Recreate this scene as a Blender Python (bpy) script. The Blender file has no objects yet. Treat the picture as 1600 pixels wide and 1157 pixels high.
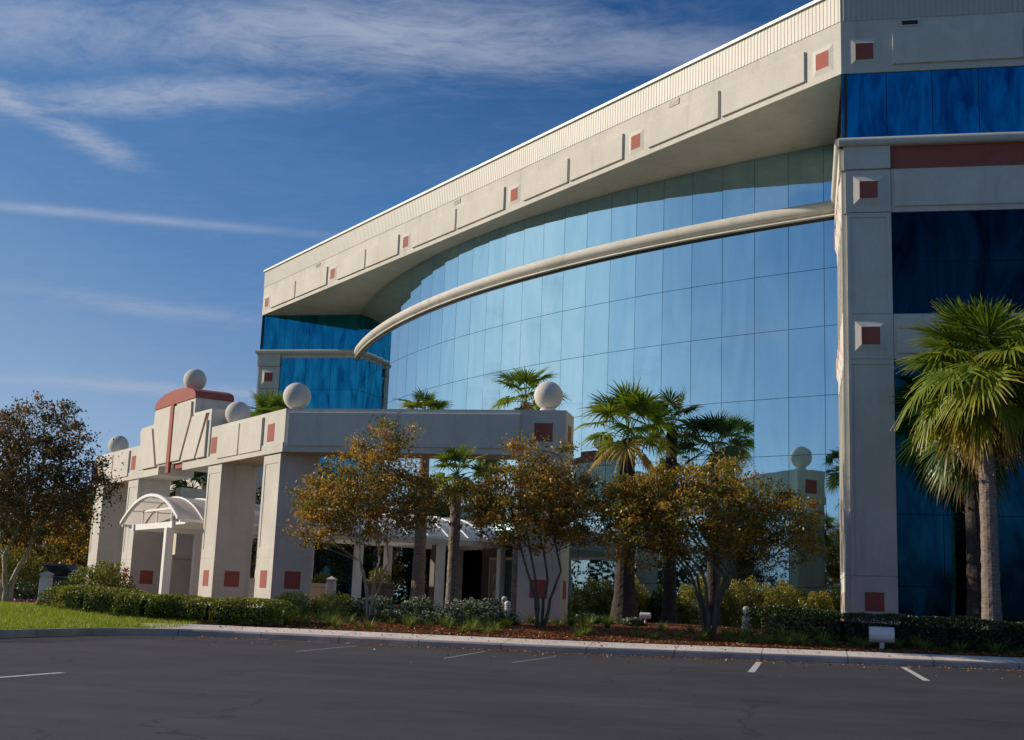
import bpy, bmesh, math, random
import numpy as np
from mathutils import Vector, Matrix
sc = bpy.context.scene
COL = sc.collection
S2 = 2 ** -.5
# ---------------------------------------------------------------- camera
cam = bpy.data.cameras.new('camera'); co = bpy.data.objects.new('camera', cam); COL.objects.link(co); sc.camera = co
cam.sensor_width = 36; cam.lens = 36 * 2052.5 / 1600; cam.shift_y = -45 / 1600
cam.clip_end = 4000; cam.clip_start = .1
pit, rol, yaw = math.radians(11.182), math.radians(2.244), math.radians(12.748)
fw = Vector((-math.sin(yaw) * math.cos(pit), math.cos(yaw) * math.cos(pit), math.sin(pit)))
rt = fw.cross(Vector((0, 0, 1))).normalized(); up = rt.cross(fw)
R_ = rt * math.cos(rol) + up * math.sin(rol); U_ = -rt * math.sin(rol) + up * math.cos(rol)
m = Matrix((R_, U_, -fw)).transposed().to_4x4(); m.translation = (0, 0, 1.1); co.matrix_world = m
# ---------------------------------------------------------------- sun, sky
EL, AZ = math.radians(23), math.radians(272)     # azimuth clockwise from +Y
sd = Vector((math.sin(AZ) * math.cos(EL), math.cos(AZ) * math.cos(EL), math.sin(EL)))
sl = bpy.data.lights.new('sun', 'SUN'); sl.energy = 4.6; sl.angle = math.radians(.5); sl.color = (1, .86, .70)
so = bpy.data.objects.new('sun', sl); COL.objects.link(so); so.rotation_euler = sd.to_track_quat('Z', 'Y').to_euler()
SKY_STRENGTH = .1
world = bpy.data.worlds.new('World'); sc.world = world; world.use_nodes = True
sc.view_settings.view_transform = 'Standard'; sc.view_settings.look = 'None'; sc.view_settings.exposure = 0; sc.view_settings.gamma = 1
sc.cycles.max_bounces = 8; sc.cycles.transparent_max_bounces = 8; sc.cycles.sample_clamp_indirect = 3


class NT:
    """tiny node helper"""
    def __init__(s, tree): s.t = tree; s.n = tree.nodes; s.l = tree.links
    def node(s, typ, ins=None, **kw):
        nd = s.n.new(typ)
        for k, v in kw.items(): setattr(nd, k, v)
        for k, v in (ins or {}).items(): s.put(nd.inputs[k], v)
        return nd
    def put(s, sock, v):
        if isinstance(v, bpy.types.NodeSocket): s.l.new(v, sock)
        else: sock.default_value = v
    def math(s, op, a, b=0., c=0., clamp=False):
        nd = s.n.new('ShaderNodeMath'); nd.operation = op; nd.use_clamp = clamp
        s.put(nd.inputs[0], a); s.put(nd.inputs[1], b); s.put(nd.inputs[2], c); return nd.outputs[0]
    def mix(s, f, a, b, blend='MIX'):
        nd = s.n.new('ShaderNodeMix'); nd.data_type = 'RGBA'; nd.blend_type = blend
        s.put(nd.inputs[0], f); s.put(nd.inputs[6], a); s.put(nd.inputs[7], b); return nd.outputs[2]
    def noise(s, vec, scale, detail=4., rough=.55, dist=0.):
        return s.node('ShaderNodeTexNoise', {'Vector': vec, 'Scale': scale, 'Detail': detail, 'Roughness': rough, 'Distortion': dist}).outputs['Fac']
    def ramp(s, f, stops, interp='LINEAR'):
        nd = s.n.new('ShaderNodeValToRGB'); s.put(nd.inputs[0], f); cr = nd.color_ramp; cr.interpolation = interp
        while len(cr.elements) < len(stops): cr.elements.new(.5)
        for e, (p, c) in zip(cr.elements, stops): e.position = p; e.color = (*c, 1) if len(c) == 3 else c
        return nd.outputs[0]
    def maprange(s, v, a, b, c=0., d=1., kind='SMOOTHSTEP'):
        nd = s.n.new('ShaderNodeMapRange'); nd.interpolation_type = kind
        for i, x in enumerate((v, a, b, c, d)): s.put(nd.inputs[i], x)
        return nd.outputs[0]


def build_world():
    w = NT(world.node_tree); bg = w.n['Background']; bg.inputs[1].default_value = SKY_STRENGTH
    sky = w.node('ShaderNodeTexSky', sky_type='NISHITA', sun_disc=False, sun_elevation=EL, sun_rotation=AZ,
                 air_density=1.0, dust_density=.6, ozone_density=2.5)
    # grade the sky's own brightness like the polarised film of the photograph: deep blue where it is dark, pale towards sun and horizon
    lum = w.node('ShaderNodeRGBToBW', {0: sky.outputs[0]}).outputs[0]
    base = w.ramp(w.math('DIVIDE', lum, 20.), [(.03, (.010, .050, .16)), (.093, (.021, .088, .25)), (.133, (.066, .185, .42)), (.165, (.105, .235, .475)), (.245, (.25, .39, .60)), (.305, (.33, .47, .67)), (.45, (.55, .70, .86)), (.7, (.82, .92, 1.)), (1., (1., 1., 1.))])
    base = w.node('ShaderNodeVectorMath', {0: base, 3: 10.}, operation='SCALE').outputs[0]
    tc = w.node('ShaderNodeTexCoord').outputs['Generated']
    sp = w.node('ShaderNodeSeparateXYZ', {0: tc})
    x, y, z = sp.outputs
    zc = w.math('MAXIMUM', z, .03)
    px = w.math('DIVIDE', x, zc); py = w.math('DIVIDE', y, zc)
    def band(cx, cy, ux, uy, half, thick):      # soft streak through (cx, cy) along (ux, uy) in the plane of the clouds
        n = math.hypot(ux, uy); ux /= n; uy /= n
        dx = w.math('SUBTRACT', px, cx); dy = w.math('SUBTRACT', py, cy)
        al = w.math('ADD', w.math('MULTIPLY', dx, ux), w.math('MULTIPLY', dy, uy))
        ac = w.math('SUBTRACT', w.math('MULTIPLY', dy, ux), w.math('MULTIPLY', dx, uy))
        a = w.math('POWER', w.math('DIVIDE', al, half), 2.); b = w.math('POWER', w.math('DIVIDE', ac, thick), 2.)
        return w.math('EXPONENT', w.math('MULTIPLY', w.math('ADD', a, b), -1.)), al, ac
    # warp coordinates
    cv = w.node('ShaderNodeCombineXYZ', {0: px, 1: py, 2: 0.}).outputs[0]
    wn = w.node('ShaderNodeTexNoise', {'Vector': cv, 'Scale': 1.1, 'Detail': 3.}).outputs['Color']
    wv = w.node('ShaderNodeVectorMath', {0: wn, 1: (.5, .5, .5)}, operation='SUBTRACT').outputs[0]
    wv = w.node('ShaderNodeVectorMath', {0: wv, 3: .55}, operation='SCALE').outputs[0]
    cw = w.node('ShaderNodeVectorMath', {0: cv, 1: wv}, operation='ADD').outputs[0]
    st = w.node('ShaderNodeMapping', {'Vector': cw, 'Rotation': (0, 0, -.5), 'Scale': (1.3, 2.4, 1.)}).outputs[0]
    n1 = w.noise(st, 1.6, 12., .66, .3)
    st2 = w.node('ShaderNodeMapping', {'Vector': cw, 'Rotation': (0, 0, .35), 'Scale': (3.2, 5.0, 1.), 'Location': (3., 1., 0.)}).outputs[0]
    n2 = w.noise(st2, 4.2, 12., .68, .5)
    wisp = w.math('ADD', w.math('MULTIPLY', n1, .65), w.math('MULTIPLY', n2, .45))
    tex = w.maprange(wisp, .45, .8)
    f = w.math('MULTIPLY', tex, .08)
    for args, k in (((-.78, 2.12, 1., .22, .62, .24), .62), ((-1.35, 2.0, 1., .1, .5, .22), .45), ((-1.3, 2.36, 1., -.06, .5, .12), .6), ((-1.66, 2.30, .25, 1., .22, .10), .7), ((-1.60, 2.58, .05, 1., .22, .085), .62),
                    ((-.30, 2.25, 1., .2, .35, .14), .4), ((-2.3, 4.3, 1., .9, .6, .22), .3), ((-3.1, 6.2, 1., .5, 1.2, .35), .5)):
        b, al, ac = band(*args)
        t2 = w.maprange(w.math('ADD', wisp, w.math('MULTIPLY', b, .26)), .50, .92)
        f = w.math('MAXIMUM', f, w.math('MULTIPLY', w.math('MULTIPLY', b, t2), k * 1.25))
    b, al, ac = band(-1.95, 3.13, .9, .40, .62, .05)
    puff = w.noise(cv, 9., 5., .6)
    f = w.math('MAXIMUM', f, w.math('MULTIPLY', b, w.maprange(puff, .2, .7, .3, .62)))
    # clouds elsewhere in the sky, those the glass mirrors
    mv = w.node('ShaderNodeMapping', {'Vector': cw, 'Scale': (.55, .55, 1.), 'Location': (7., 3., 0.)}).outputs[0]
    behind = w.maprange(py, 1.8, .9)
    n3 = w.maprange(w.noise(mv, 1.5, 9., .58, .2), .52, .72)
    f = w.math('MAXIMUM', f, w.math('MULTIPLY', w.math('MULTIPLY', n3, behind), .55))
    f = w.math('MULTIPLY', f, w.maprange(z, .02, .12), clamp=True)
    col = w.mix(f, base, (4.1, 4.6, 5.9, 1))
    w.l.new(col, bg.inputs[0])
build_world()

# ---------------------------------------------------------------- materials
MATS = {}
def mat(name, base=(.5, .5, .5), rough=.7, metal=0., spec=.5, build=None):
    if name in MATS: return MATS[name]
    mt = bpy.data.materials.new(name); mt.use_nodes = True; t = NT(mt.node_tree); p = t.n['Principled BSDF']
    p.inputs['Base Color'].default_value = (*base, 1); p.inputs['Roughness'].default_value = rough
    p.inputs['Metallic'].default_value = metal; p.inputs['Specular IOR Level'].default_value = spec
    if build: build(t, p)
    MATS[name] = mt; return mt
def objc(t): return t.node('ShaderNodeTexCoord').outputs['Object']
def geo(t): return t.node('ShaderNodeNewGeometry').outputs['Position']

def stuccoish(c, amt=.08, stain=.18, joint=0):
    def b(t, p):
        v = geo(t)
        n = t.noise(v, .7, 6., .6); f = t.noise(v, 9., 4., .6)
        st = t.noise(t.node('ShaderNodeMapping', {'Vector': v, 'Scale': (2.2, 2.2, .18)}).outputs[0], 1., 6., .65)
        k = t.math('ADD', t.maprange(n, .3, .7, 1 - amt, 1 + amt), t.maprange(f, .3, .7, -.03, .03))
        k = t.math('MULTIPLY', k, t.maprange(st, .52, .8, 1., 1 - stain))
        if joint:       # cast joints every few metres along the kerb
            x = t.node('ShaderNodeSeparateXYZ', {0: v}).outputs[0]
            fr_ = t.math('ABSOLUTE', t.math('SUBTRACT', t.math('FRACT', t.math('DIVIDE', x, joint)), .5))
            k = t.math('MULTIPLY', k, t.maprange(fr_, .4 / joint * .02, .4 / joint * .06, .45, 1.))
        t.put(p.inputs['Base Color'], t.mix(1., (*c, 1), t.node('ShaderNodeCombineColor', {0: k, 1: k, 2: t.math('MULTIPLY', k, .995)}).outputs[0], 'MULTIPLY'))
        t.put(p.inputs['Normal'], t.node('ShaderNodeBump', {'Height': t.noise(v, 38., 3., .6), 'Strength': .25, 'Distance': .01}).outputs[0])
    return b
stucco = mat('stucco', rough=.88, spec=.2, build=stuccoish((.61, .585, .525), .07, .22))
stucco2 = mat('stucco_panel', rough=.88, spec=.2, build=stuccoish((.63, .60, .54), .06, .16))
redp = mat('red_paint', rough=.75, spec=.25, build=stuccoish((.34, .10, .078), .09, .15))
concr = mat('concrete', rough=.9, spec=.2, build=stuccoish((.74, .66, .59), .12, .15, 1.9))
jointm = mat('joint_shadow_gap', (.05, .045, .04), .9)
ballm = mat('cast_stone', rough=.85, spec=.2, build=stuccoish((.60, .57, .52), .10, .25))
whitem = mat('white_paint', (.86, .85, .83), .45)
def corr(t, p):
    v = geo(t); n = t.noise(v, .6, 4.)
    t.put(p.inputs['Base Color'], t.ramp(n, [(.3, (.46, .45, .39)), (.7, (.53, .51, .45))]))
corrm = mat('ribbed_metal', rough=.5, spec=.4, build=corr)
def glassb(c1, c2, wave, sx):
    def b(t, p):
        v = geo(t); mv = t.node('ShaderNodeMapping', {'Vector': v, 'Scale': (sx, sx, sx * .25)}).outputs[0]
        n = t.noise(mv, 1.3, 5., .6, 1.2)
        t.put(p.inputs['Base Color'], t.ramp(n, [(.35, c1), (.62, c2)]))
        t.put(p.inputs['Normal'], t.node('ShaderNodeBump', {'Height': t.noise(t.node('ShaderNodeMapping', {'Vector': v, 'Scale': (1., 1., .5)}).outputs[0], .8, 2., .5), 'Strength': wave, 'Distance': .02}).outputs[0])
    return b
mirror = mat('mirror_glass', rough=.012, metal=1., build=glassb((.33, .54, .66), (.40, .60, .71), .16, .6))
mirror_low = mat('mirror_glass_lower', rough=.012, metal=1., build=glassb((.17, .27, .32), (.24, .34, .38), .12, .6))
blueg = mat('blue_glass', rough=.06, metal=1., build=glassb((.0, .12, .26), (.015, .40, .60), .3, 1.2))
tealg = mat('teal_glass', rough=.05, metal=1., build=glassb((.01, .16, .26), (.03, .36, .48), .25, 1.0))
blueg2 = mat('deep_blue_glass', rough=.05, metal=1., build=glassb((.002, .022, .045), (.008, .065, .095), .25, .8))
navyg = mat('navy_glass', rough=.05, metal=1., build=glassb((.001, .010, .018), (.006, .040, .060), .25, .8))
darkm = mat('dark_interior', (.012, .012, .014), .5)
framem = mat('door_frame_metal', (.36, .31, .22), .4, .3)
def canopyg(t, p):
    d = t.node('ShaderNodeBsdfDiffuse', {'Color': (.82, .81, .80, 1)}); tr = t.node('ShaderNodeBsdfTranslucent', {'Color': (.90, .86, .78, 1)})
    gl = t.node('ShaderNodeBsdfGlossy', {'Color': (1, 1, 1, 1), 'Roughness': .25})
    mx = t.node('ShaderNodeMixShader', {0: .5, 1: d.outputs[0], 2: tr.outputs[0]})
    m2 = t.node('ShaderNodeMixShader', {0: .10, 1: mx.outputs[0], 2: gl.outputs[0]})
    t.l.new(m2.outputs[0], t.n['Material Output'].inputs[0])
canm = mat('translucent_roof_sheet', build=canopyg)

def leafmat(name, stops, trans=.4, rough=.5):
    def b(t, p):
        a = t.node('ShaderNodeAttribute', attribute_name='tint').outputs['Fac']
        c = t.ramp(a, stops)
        d = t.node('ShaderNodeBsdfDiffuse', {'Color': c}); tr = t.node('ShaderNodeBsdfTranslucent', {'Color': c})
        gl = t.node('ShaderNodeBsdfGlossy', {'Color': (.9, .9, .8, 1), 'Roughness': rough})
        mx = t.node('ShaderNodeMixShader', {0: trans, 1: d.outputs[0], 2: tr.outputs[0]})
        m2 = t.node('ShaderNodeMixShader', {0: .05, 1: mx.outputs[0], 2: gl.outputs[0]})
        t.l.new(m2.outputs[0], t.n['Material Output'].inputs[0])
    return mat(name, build=b)
L_autumn = leafmat('autumn_leaves', [(0, (.08, .09, .014)), (.32, (.22, .19, .022)), (.58, (.46, .27, .03)), (.8, (.50, .20, .035)), (1, (.72, .44, .06))], .5)
L_autumn2 = leafmat('autumn_leaves_olive', [(0, (.08, .10, .014)), (.35, (.22, .20, .018)), (.6, (.46, .29, .024)), (.82, (.54, .19, .024)), (1, (.74, .42, .035))], .5)
L_dark = leafmat('dark_red_leaves', [(0, (.04, .06, .014)), (.4, (.10, .085, .02)), (.65, (.20, .08, .035)), (1, (.42, .20, .05))], .45)
L_hedge = leafmat('hedge_leaves', [(0, (.03, .06, .008)), (.4, (.12, .17, .016)), (.75, (.32, .32, .026)), (1, (.50, .38, .05))], .35)
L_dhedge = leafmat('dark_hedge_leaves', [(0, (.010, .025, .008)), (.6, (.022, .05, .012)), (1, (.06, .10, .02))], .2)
L_yel = leafmat('yellow_green_leaves', [(0, (.045, .065, .010)), (.45, (.16, .17, .018)), (.8, (.32, .27, .028)), (1, (.46, .24, .04))], .4)
L_white = leafmat('white_flower_shrub_leaves', [(0, (.015, .04, .012)), (.6, (.045, .085, .022)), (.72, (.12, .17, .04)), (.76, (.66, .66, .58)), (1, (.75, .74, .68))], .2)
L_grass = leafmat('grass_blades', [(0, (.16, .24, .010)), (.5, (.32, .40, .014)), (1, (.48, .48, .04))], .35)
L_tuft = leafmat('tuft_blades', [(0, (.05, .10, .014)), (.5, (.16, .23, .025)), (1, (.40, .40, .08))], .35)
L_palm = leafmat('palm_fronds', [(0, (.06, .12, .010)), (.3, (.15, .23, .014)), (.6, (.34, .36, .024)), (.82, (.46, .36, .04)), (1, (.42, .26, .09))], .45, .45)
L_palmd = leafmat('palm_fronds_dark', [(0, (.02, .06, .018)), (.5, (.045, .10, .022)), (.85, (.11, .16, .035)), (1, (.28, .20, .09))], .35, .45)  # darker copy of the fronds, shade put into the colour
L_litter = leafmat('leaf_litter', [(0, (.10, .035, .014)), (.4, (.24, .085, .03)), (.75, (.42, .16, .05)), (1, (.55, .30, .10))], .1)
L_flower = leafmat('magenta_flowers', [(0, (.03, .08, .02)), (.35, (.05, .10, .02)), (.4, (.40, .03, .22)), (.8, (.65, .06, .38)), (1, (.75, .12, .10))], .2)
L_wood = leafmat('woodland_leaves', [(0, (.012, .03, .010)), (.6, (.03, .055, .014)), (1, (.10, .09, .02))], .2)
def barkb(c1, c2, sc_=(6, 6, 1.2)):
    def b(t, p):
        v = t.node('ShaderNodeMapping', {'Vector': geo(t), 'Scale': sc_}).outputs[0]
        n = t.noise(v, 3., 6., .65, .6)
        t.put(p.inputs['Base Color'], t.ramp(n, [(.3, c1), (.68, c2)]))
        t.put(p.inputs['Normal'], t.node('ShaderNodeBump', {'Height': n, 'Strength': .6, 'Distance': .03}).outputs[0])
    return b
bark_m = mat('myrtle_bark', rough=.8, build=barkb((.20, .15, .11), (.52, .42, .33)))
bark_d = mat('dark_bark', rough=.9, build=barkb((.05, .04, .03), (.16, .13, .10)))
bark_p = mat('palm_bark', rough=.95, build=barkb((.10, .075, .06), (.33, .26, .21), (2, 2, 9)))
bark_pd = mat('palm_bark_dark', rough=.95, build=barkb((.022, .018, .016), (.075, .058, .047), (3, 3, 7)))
def asph(t, p):
    v = geo(t)
    n = t.noise(v, .25, 5., .6); f = t.noise(v, 60., 2., .7); g = t.noise(v, 2.3, 5., .65)
    k = t.math('ADD', t.math('ADD', t.maprange(n, .3, .7, .036, .056), t.maprange(f, .3, .7, -.014, .014)), t.maprange(g, .45, .75, 0., -.010))
    wv = t.node('ShaderNodeVectorMath', {0: v, 1: t.node('ShaderNodeVectorMath', {0: t.node('ShaderNodeTexNoise', {'Vector': v, 'Scale': .8, 'Detail': 4.}).outputs['Color'], 3: 1.6}, operation='SCALE').outputs[0]}, operation='ADD').outputs[0]
    vo = t.node('ShaderNodeTexVoronoi', {'Vector': wv, 'Scale': .17}, feature='DISTANCE_TO_EDGE').outputs['Distance']
    crack = t.maprange(vo, .0015, .006, .55, 1.)
    oil = t.maprange(t.noise(t.node('ShaderNodeMapping', {'Vector': v, 'Scale': (1., .45, 1.)}).outputs[0], .9, 3., .5), .66, .74, 1., .6)
    tyre = t.maprange(t.noise(t.node('ShaderNodeMapping', {'Vector': v, 'Scale': (.12, 1.6, 1.)}).outputs[0], 1., 4., .6), .5, .72, 1., .80)
    pale = t.maprange(t.noise(t.node('ShaderNodeMapping', {'Vector': v, 'Scale': (.3, .9, 1.), 'Location': (5., 2., 0.)}).outputs[0], .8, 5., .65), .52, .72, 1., 1.35)
    k = t.math('MULTIPLY', t.math('MULTIPLY', k, crack), t.math('MULTIPLY', t.math('MULTIPLY', oil, tyre), pale))
    t.put(p.inputs['Base Color'], t.node('ShaderNodeCombineColor', {0: t.math('MULTIPLY', k, .99), 1: t.math('MULTIPLY', k, .94), 2: t.math('MULTIPLY', k, 1.07)}).outputs[0])
    t.put(p.inputs['Normal'], t.node('ShaderNodeBump', {'Height': f, 'Strength': .5, 'Distance': .006}).outputs[0])
asphm = mat('asphalt', rough=.85, spec=.3, build=asph)
def mulch(t, p):
    v = geo(t); n = t.noise(v, 26., 5., .7, .5); g = t.noise(v, 1.1, 3.)
    c = t.ramp(n, [(.3, (.05, .018, .010)), (.5, (.17, .06, .028)), (.7, (.34, .14, .06))])
    c = t.mix(t.maprange(g, .5, .7), c, (.14, .06, .03, 1))
    t.put(p.inputs['Base Color'], c)
    t.put(p.inputs['Normal'], t.node('ShaderNodeBump', {'Height': n, 'Strength': .9, 'Distance': .04}).outputs[0])
mulchm = mat('mulch', rough=.95, spec=.1, build=mulch)
def soil(t, p):
    v = geo(t); n = t.noise(v, 14., 4., .7)
    t.put(p.inputs['Base Color'], t.ramp(n, [(.3, (.13, .20, .015)), (.7, (.22, .27, .025))]))
lawnm = mat('lawn_turf', rough=.95, spec=.1, build=soil)
def worn(t, p):
    n = t.noise(geo(t), 22., 5., .75)
    t.put(p.inputs['Base Color'], t.ramp(n, [(.36, (.16, .16, .16)), (.5, (.66, .64, .60))]))
linem = mat('worn_white_line', rough=.7, build=worn)
carm = mat('dark_car_paint', (.012, .014, .02), .2)
carg = mat('car_glass', (.02, .025, .03), .05, 0., 1.)
chrome = mat('car_chrome', (.6, .6, .62), .2, 1.)
rubber = mat('rubber', (.02, .02, .02), .8)
redlens = mat('tail_lamp_lens', (.35, .02, .02), .2)
greym = mat('grey_louvre', (.16, .15, .14), .6)
postm = mat('painted_post', rough=.6, build=stuccoish((.66, .61, .56), .08, .12))
lampw = mat('white_lamp_housing', rough=.4, build=stuccoish((.78, .75, .74), .08, .15))

# ---------------------------------------------------------------- mesh helpers
class MB:
    def __init__(s): s.v = []; s.f = []; s.mi = []; s.cur = 0
    def add(s, vs, fs):
        o = len(s.v); s.v += [tuple(q) for q in vs]; s.f += [tuple(o + i for i in f) for f in fs]; s.mi += [s.cur] * len(fs)
    def hexa(s, p): s.add(p, [(0, 3, 2, 1), (4, 5, 6, 7), (0, 1, 5, 4), (1, 2, 6, 5), (2, 3, 7, 6), (3, 0, 4, 7)])
    def box(s, x0, x1, y0, y1, z0, z1):
        s.hexa([(x0, y0, z0), (x1, y0, z0), (x1, y1, z0), (x0, y1, z0), (x0, y0, z1), (x1, y0, z1), (x1, y1, z1), (x0, y1, z1)])
    def tube(s, pts, rad, n=8, caps=True, jit=0, rng=None):
        pts = [Vector(p) for p in pts]; rad = rad if hasattr(rad, '__len__') else [rad] * len(pts)
        vs = []; fs = []; prev = None
        for i, p in enumerate(pts):
            d = (pts[min(i + 1, len(pts) - 1)] - pts[max(i - 1, 0)]).normalized()
            a = prev if prev is not None else (Vector((1, 0, 0)) if abs(d.x) < .9 else Vector((0, 1, 0)))
            a = (a - d * a.dot(d)).normalized(); b = d.cross(a); prev = a
            for k in range(n):
                t = 2 * math.pi * k / n; r = rad[i] * (1 + (rng.uniform(-jit, jit) if rng else 0))
                vs.append(p + a * math.cos(t) * r + b * math.sin(t) * r)
        for i in range(len(pts) - 1):
            for k in range(n): fs.append((i * n + k, i * n + (k + 1) % n, (i + 1) * n + (k + 1) % n, (i + 1) * n + k))
        if caps: fs += [tuple(range(n))[::-1], tuple((len(pts) - 1) * n + k for k in range(n))]
        s.add(vs, fs)
    def sphere(s, c, r, nu=40, nv=24):
        vs = []; fs = []
        for j in range(nv + 1):
            t = math.pi * j / nv
            for i in range(nu): a = 2 * math.pi * i / nu; vs.append((c[0] + r * math.sin(t) * math.cos(a), c[1] + r * math.sin(t) * math.sin(a), c[2] + r * math.cos(t)))
        for j in range(nv):
            for i in range(nu): fs.append((j * nu + i, (j + 1) * nu + i, (j + 1) * nu + (i + 1) % nu, j * nu + (i + 1) % nu))
        s.add(vs, fs)
    def lathe(s, c, prof, n=20):
        vs = []; fs = []
        for r, z in prof:
            for k in range(n): a = 2 * math.pi * k / n; vs.append((c[0] + r * math.cos(a), c[1] + r * math.sin(a), c[2] + z))
        for i in range(len(prof) - 1):
            for k in range(n): fs.append((i * n + k, i * n + (k + 1) % n, (i + 1) * n + (k + 1) % n, (i + 1) * n + k))
        fs.append(tuple(range(n))[::-1]); fs.append(tuple((len(prof) - 1) * n + k for k in range(n)))
        s.add(vs, fs)
    def build(s, name, mt, parent=None, smooth=False, bevel=0., fix=True):
        me = bpy.data.meshes.new(name); me.from_pydata(s.v, [], s.f)
        for q in (mt if isinstance(mt, (list, tuple)) else [mt]): me.materials.append(q)
        if isinstance(mt, (list, tuple)): me.polygons.foreach_set('material_index', s.mi)
        if fix:
            bm = bmesh.new(); bm.from_mesh(me); bmesh.ops.remove_doubles(bm, verts=bm.verts, dist=1e-5); bmesh.ops.recalc_face_normals(bm, faces=bm.faces); bm.to_mesh(me); bm.free()
        if smooth: me.polygons.foreach_set('use_smooth', [True] * len(me.polygons))
        me.update(); o = bpy.data.objects.new(name, me); COL.objects.link(o)
        if parent: o.parent = parent
        if bevel:
            b = o.modifiers.new('bevel', 'BEVEL'); b.width = bevel; b.segments = 2; b.limit_method = 'ANGLE'
        return o
class FR:
    """vertical wall frame: u along the wall, w outwards, z up"""
    def __init__(s, o, du, n): s.o = Vector((*o[:2], 0)); s.du = Vector((*du, 0)); s.n = Vector((*n, 0))
    def p(s, u, w, z): q = s.o + s.du * u + s.n * w; return (q.x, q.y, z)
    def box(s, mb, u0, u1, w0, w1, z0, z1):
        mb.hexa([s.p(u0, w0, z0), s.p(u1, w0, z0), s.p(u1, w1, z0), s.p(u0, w1, z0), s.p(u0, w0, z1), s.p(u1, w0, z1), s.p(u1, w1, z1), s.p(u0, w1, z1)])
    def prism(s, mb, poly, w0, w1):
        n = len(poly); vs = [s.p(u, w0, z) for u, z in poly] + [s.p(u, w1, z) for u, z in poly]
        mb.add(vs, [tuple(range(n)), tuple(range(n, 2 * n))[::-1]] + [(i, (i + 1) % n, n + (i + 1) % n, n + i) for i in range(n)])
    def frustum(s, mb, u0, u1, z0, z1, b, w):      # raised block with bevelled sides
        a = [s.p(u0, 0, z0), s.p(u1, 0, z0), s.p(u1, 0, z1), s.p(u0, 0, z1)]
        t = [s.p(u0 + b, w, z0 + b), s.p(u1 - b, w, z0 + b), s.p(u1 - b, w, z1 - b), s.p(u0 + b, w, z1 - b)]
        mb.add(a + t, [(0, 1, 2, 3), (4, 7, 6, 5)] + [(i, 4 + i, 4 + (i + 1) % 4, (i + 1) % 4) for i in range(4)])
def prismxy(mb, poly, z0, z1):
    n = len(poly); mb.add([(x, y, z0) for x, y in poly] + [(x, y, z1) for x, y in poly],
        [tuple(range(n))[::-1], tuple(range(n, 2 * n))] + [(i, (i + 1) % n, n + (i + 1) % n, n + i) for i in range(n)])
def empty(name, loc=(0, 0, 0)):
    o = bpy.data.objects.new(name, None); COL.objects.link(o); o.location = loc; o.empty_display_size = .3; return o
def tag(o, label=None, cat=None, group=None, kind=None):
    if label: o['label'] = label
    if cat: o['category'] = cat
    if group: o['group'] = group
    if kind: o['kind'] = kind
    return o
def npmesh(name, V, F, mt, tint=None, parent=None):
    me = bpy.data.meshes.new(name); nv = len(V); nf, k = F.shape
    me.vertices.add(nv); me.vertices.foreach_set('co', np.asarray(V, np.float32).ravel())
    me.loops.add(nf * k); me.loops.foreach_set('vertex_index', F.astype(np.int32).ravel())
    me.polygons.add(nf); me.polygons.foreach_set('loop_start', np.arange(0, nf * k, k, dtype=np.int32))
    me.update(calc_edges=True); me.validate()
    me.materials.append(mt)
    if tint is not None:
        a = me.attributes.new('tint', 'FLOAT', 'FACE'); a.data.foreach_set('value', np.asarray(tint, np.float32))
    o = bpy.data.objects.new(name, me); COL.objects.link(o)
    if parent: o.parent = parent
    return o
def quads(P, size, rng, tint, aspect=.55, flat=0.):
    """one small rhombic leaf at each point; returns verts, faces, tint"""
    n = len(P); a = rng.normal(size=(n, 3)); a /= np.linalg.norm(a, axis=1)[:, None]
    b = rng.normal(size=(n, 3))
    if flat: a[:, 2] *= 1 - flat; a /= np.linalg.norm(a, axis=1)[:, None]; b[:, 2] *= 1 - flat
    b -= a * (a * b).sum(1)[:, None]; b /= np.linalg.norm(b, axis=1)[:, None]
    s = (size * rng.uniform(.65, 1.35, n))[:, None]
    nn = np.cross(a, b) * s * .12
    V = np.stack([P - a * s * .5, P + b * s * aspect * .5 + nn, P + a * s * .5, P - b * s * aspect * .5 + nn], 1).reshape(-1, 3)
    F = np.arange(4 * n).reshape(n, 4)
    return V, F, tint

# ---------------------------------------------------------------- ground: kerb line of the car park
KERB = [(-15.4, -60), (-15.4, 10), (-15.4, 20), (-15.4, 24), (-15.4, 26.6), (-15.25, 27.7), (-14.75, 28.6), (-14.0, 29.15), (-13, 29.35), (-11, 29.4), (-8.5, 29.4),
        (-6.2, 29.5), (-4.5, 29.75), (-2.5, 30.35), (-.5, 30.95), (2, 31.65), (5, 32.5), (9, 33.5), (16, 34.6), (40, 35), (160, 35)]
def kerb_normals(P):
    N = []
    for i in range(len(P)):
        a = P[max(i - 1, 0)]; b = P[min(i + 1, len(P) - 1)]; dx, dy = b[0] - a[0], b[1] - a[1]; l = math.hypot(dx, dy); N.append((-dy / l, dx / l))
    return N
def dens(P, step):
    out = []
    for a, b in zip(P, P[1:]):
        n = max(1, int(math.hypot(b[0] - a[0], b[1] - a[1]) / step)) if (abs(a[0]) < 30 and a[1] > 8) else 1
        out += [(a[0] + (b[0] - a[0]) * i / n, a[1] + (b[1] - a[1]) * i / n) for i in range(n)]
    return out + [P[-1]]
KP = dens(KERB, .5); KN = kerb_normals(KP)
def kdist(x, y):
    best = 1e9
    for a, b in zip(KERB, KERB[1:]):
        dx, dy = b[0] - a[0], b[1] - a[1]; t = max(0, min(1, ((x - a[0]) * dx + (y - a[1]) * dy) / (dx * dx + dy * dy)))
        best = min(best, math.hypot(x - a[0] - t * dx, y - a[1] - t * dy))
    return best
def smooth(t): t = max(0, min(1, t)); return t * t * (3 - 2 * t)
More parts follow.
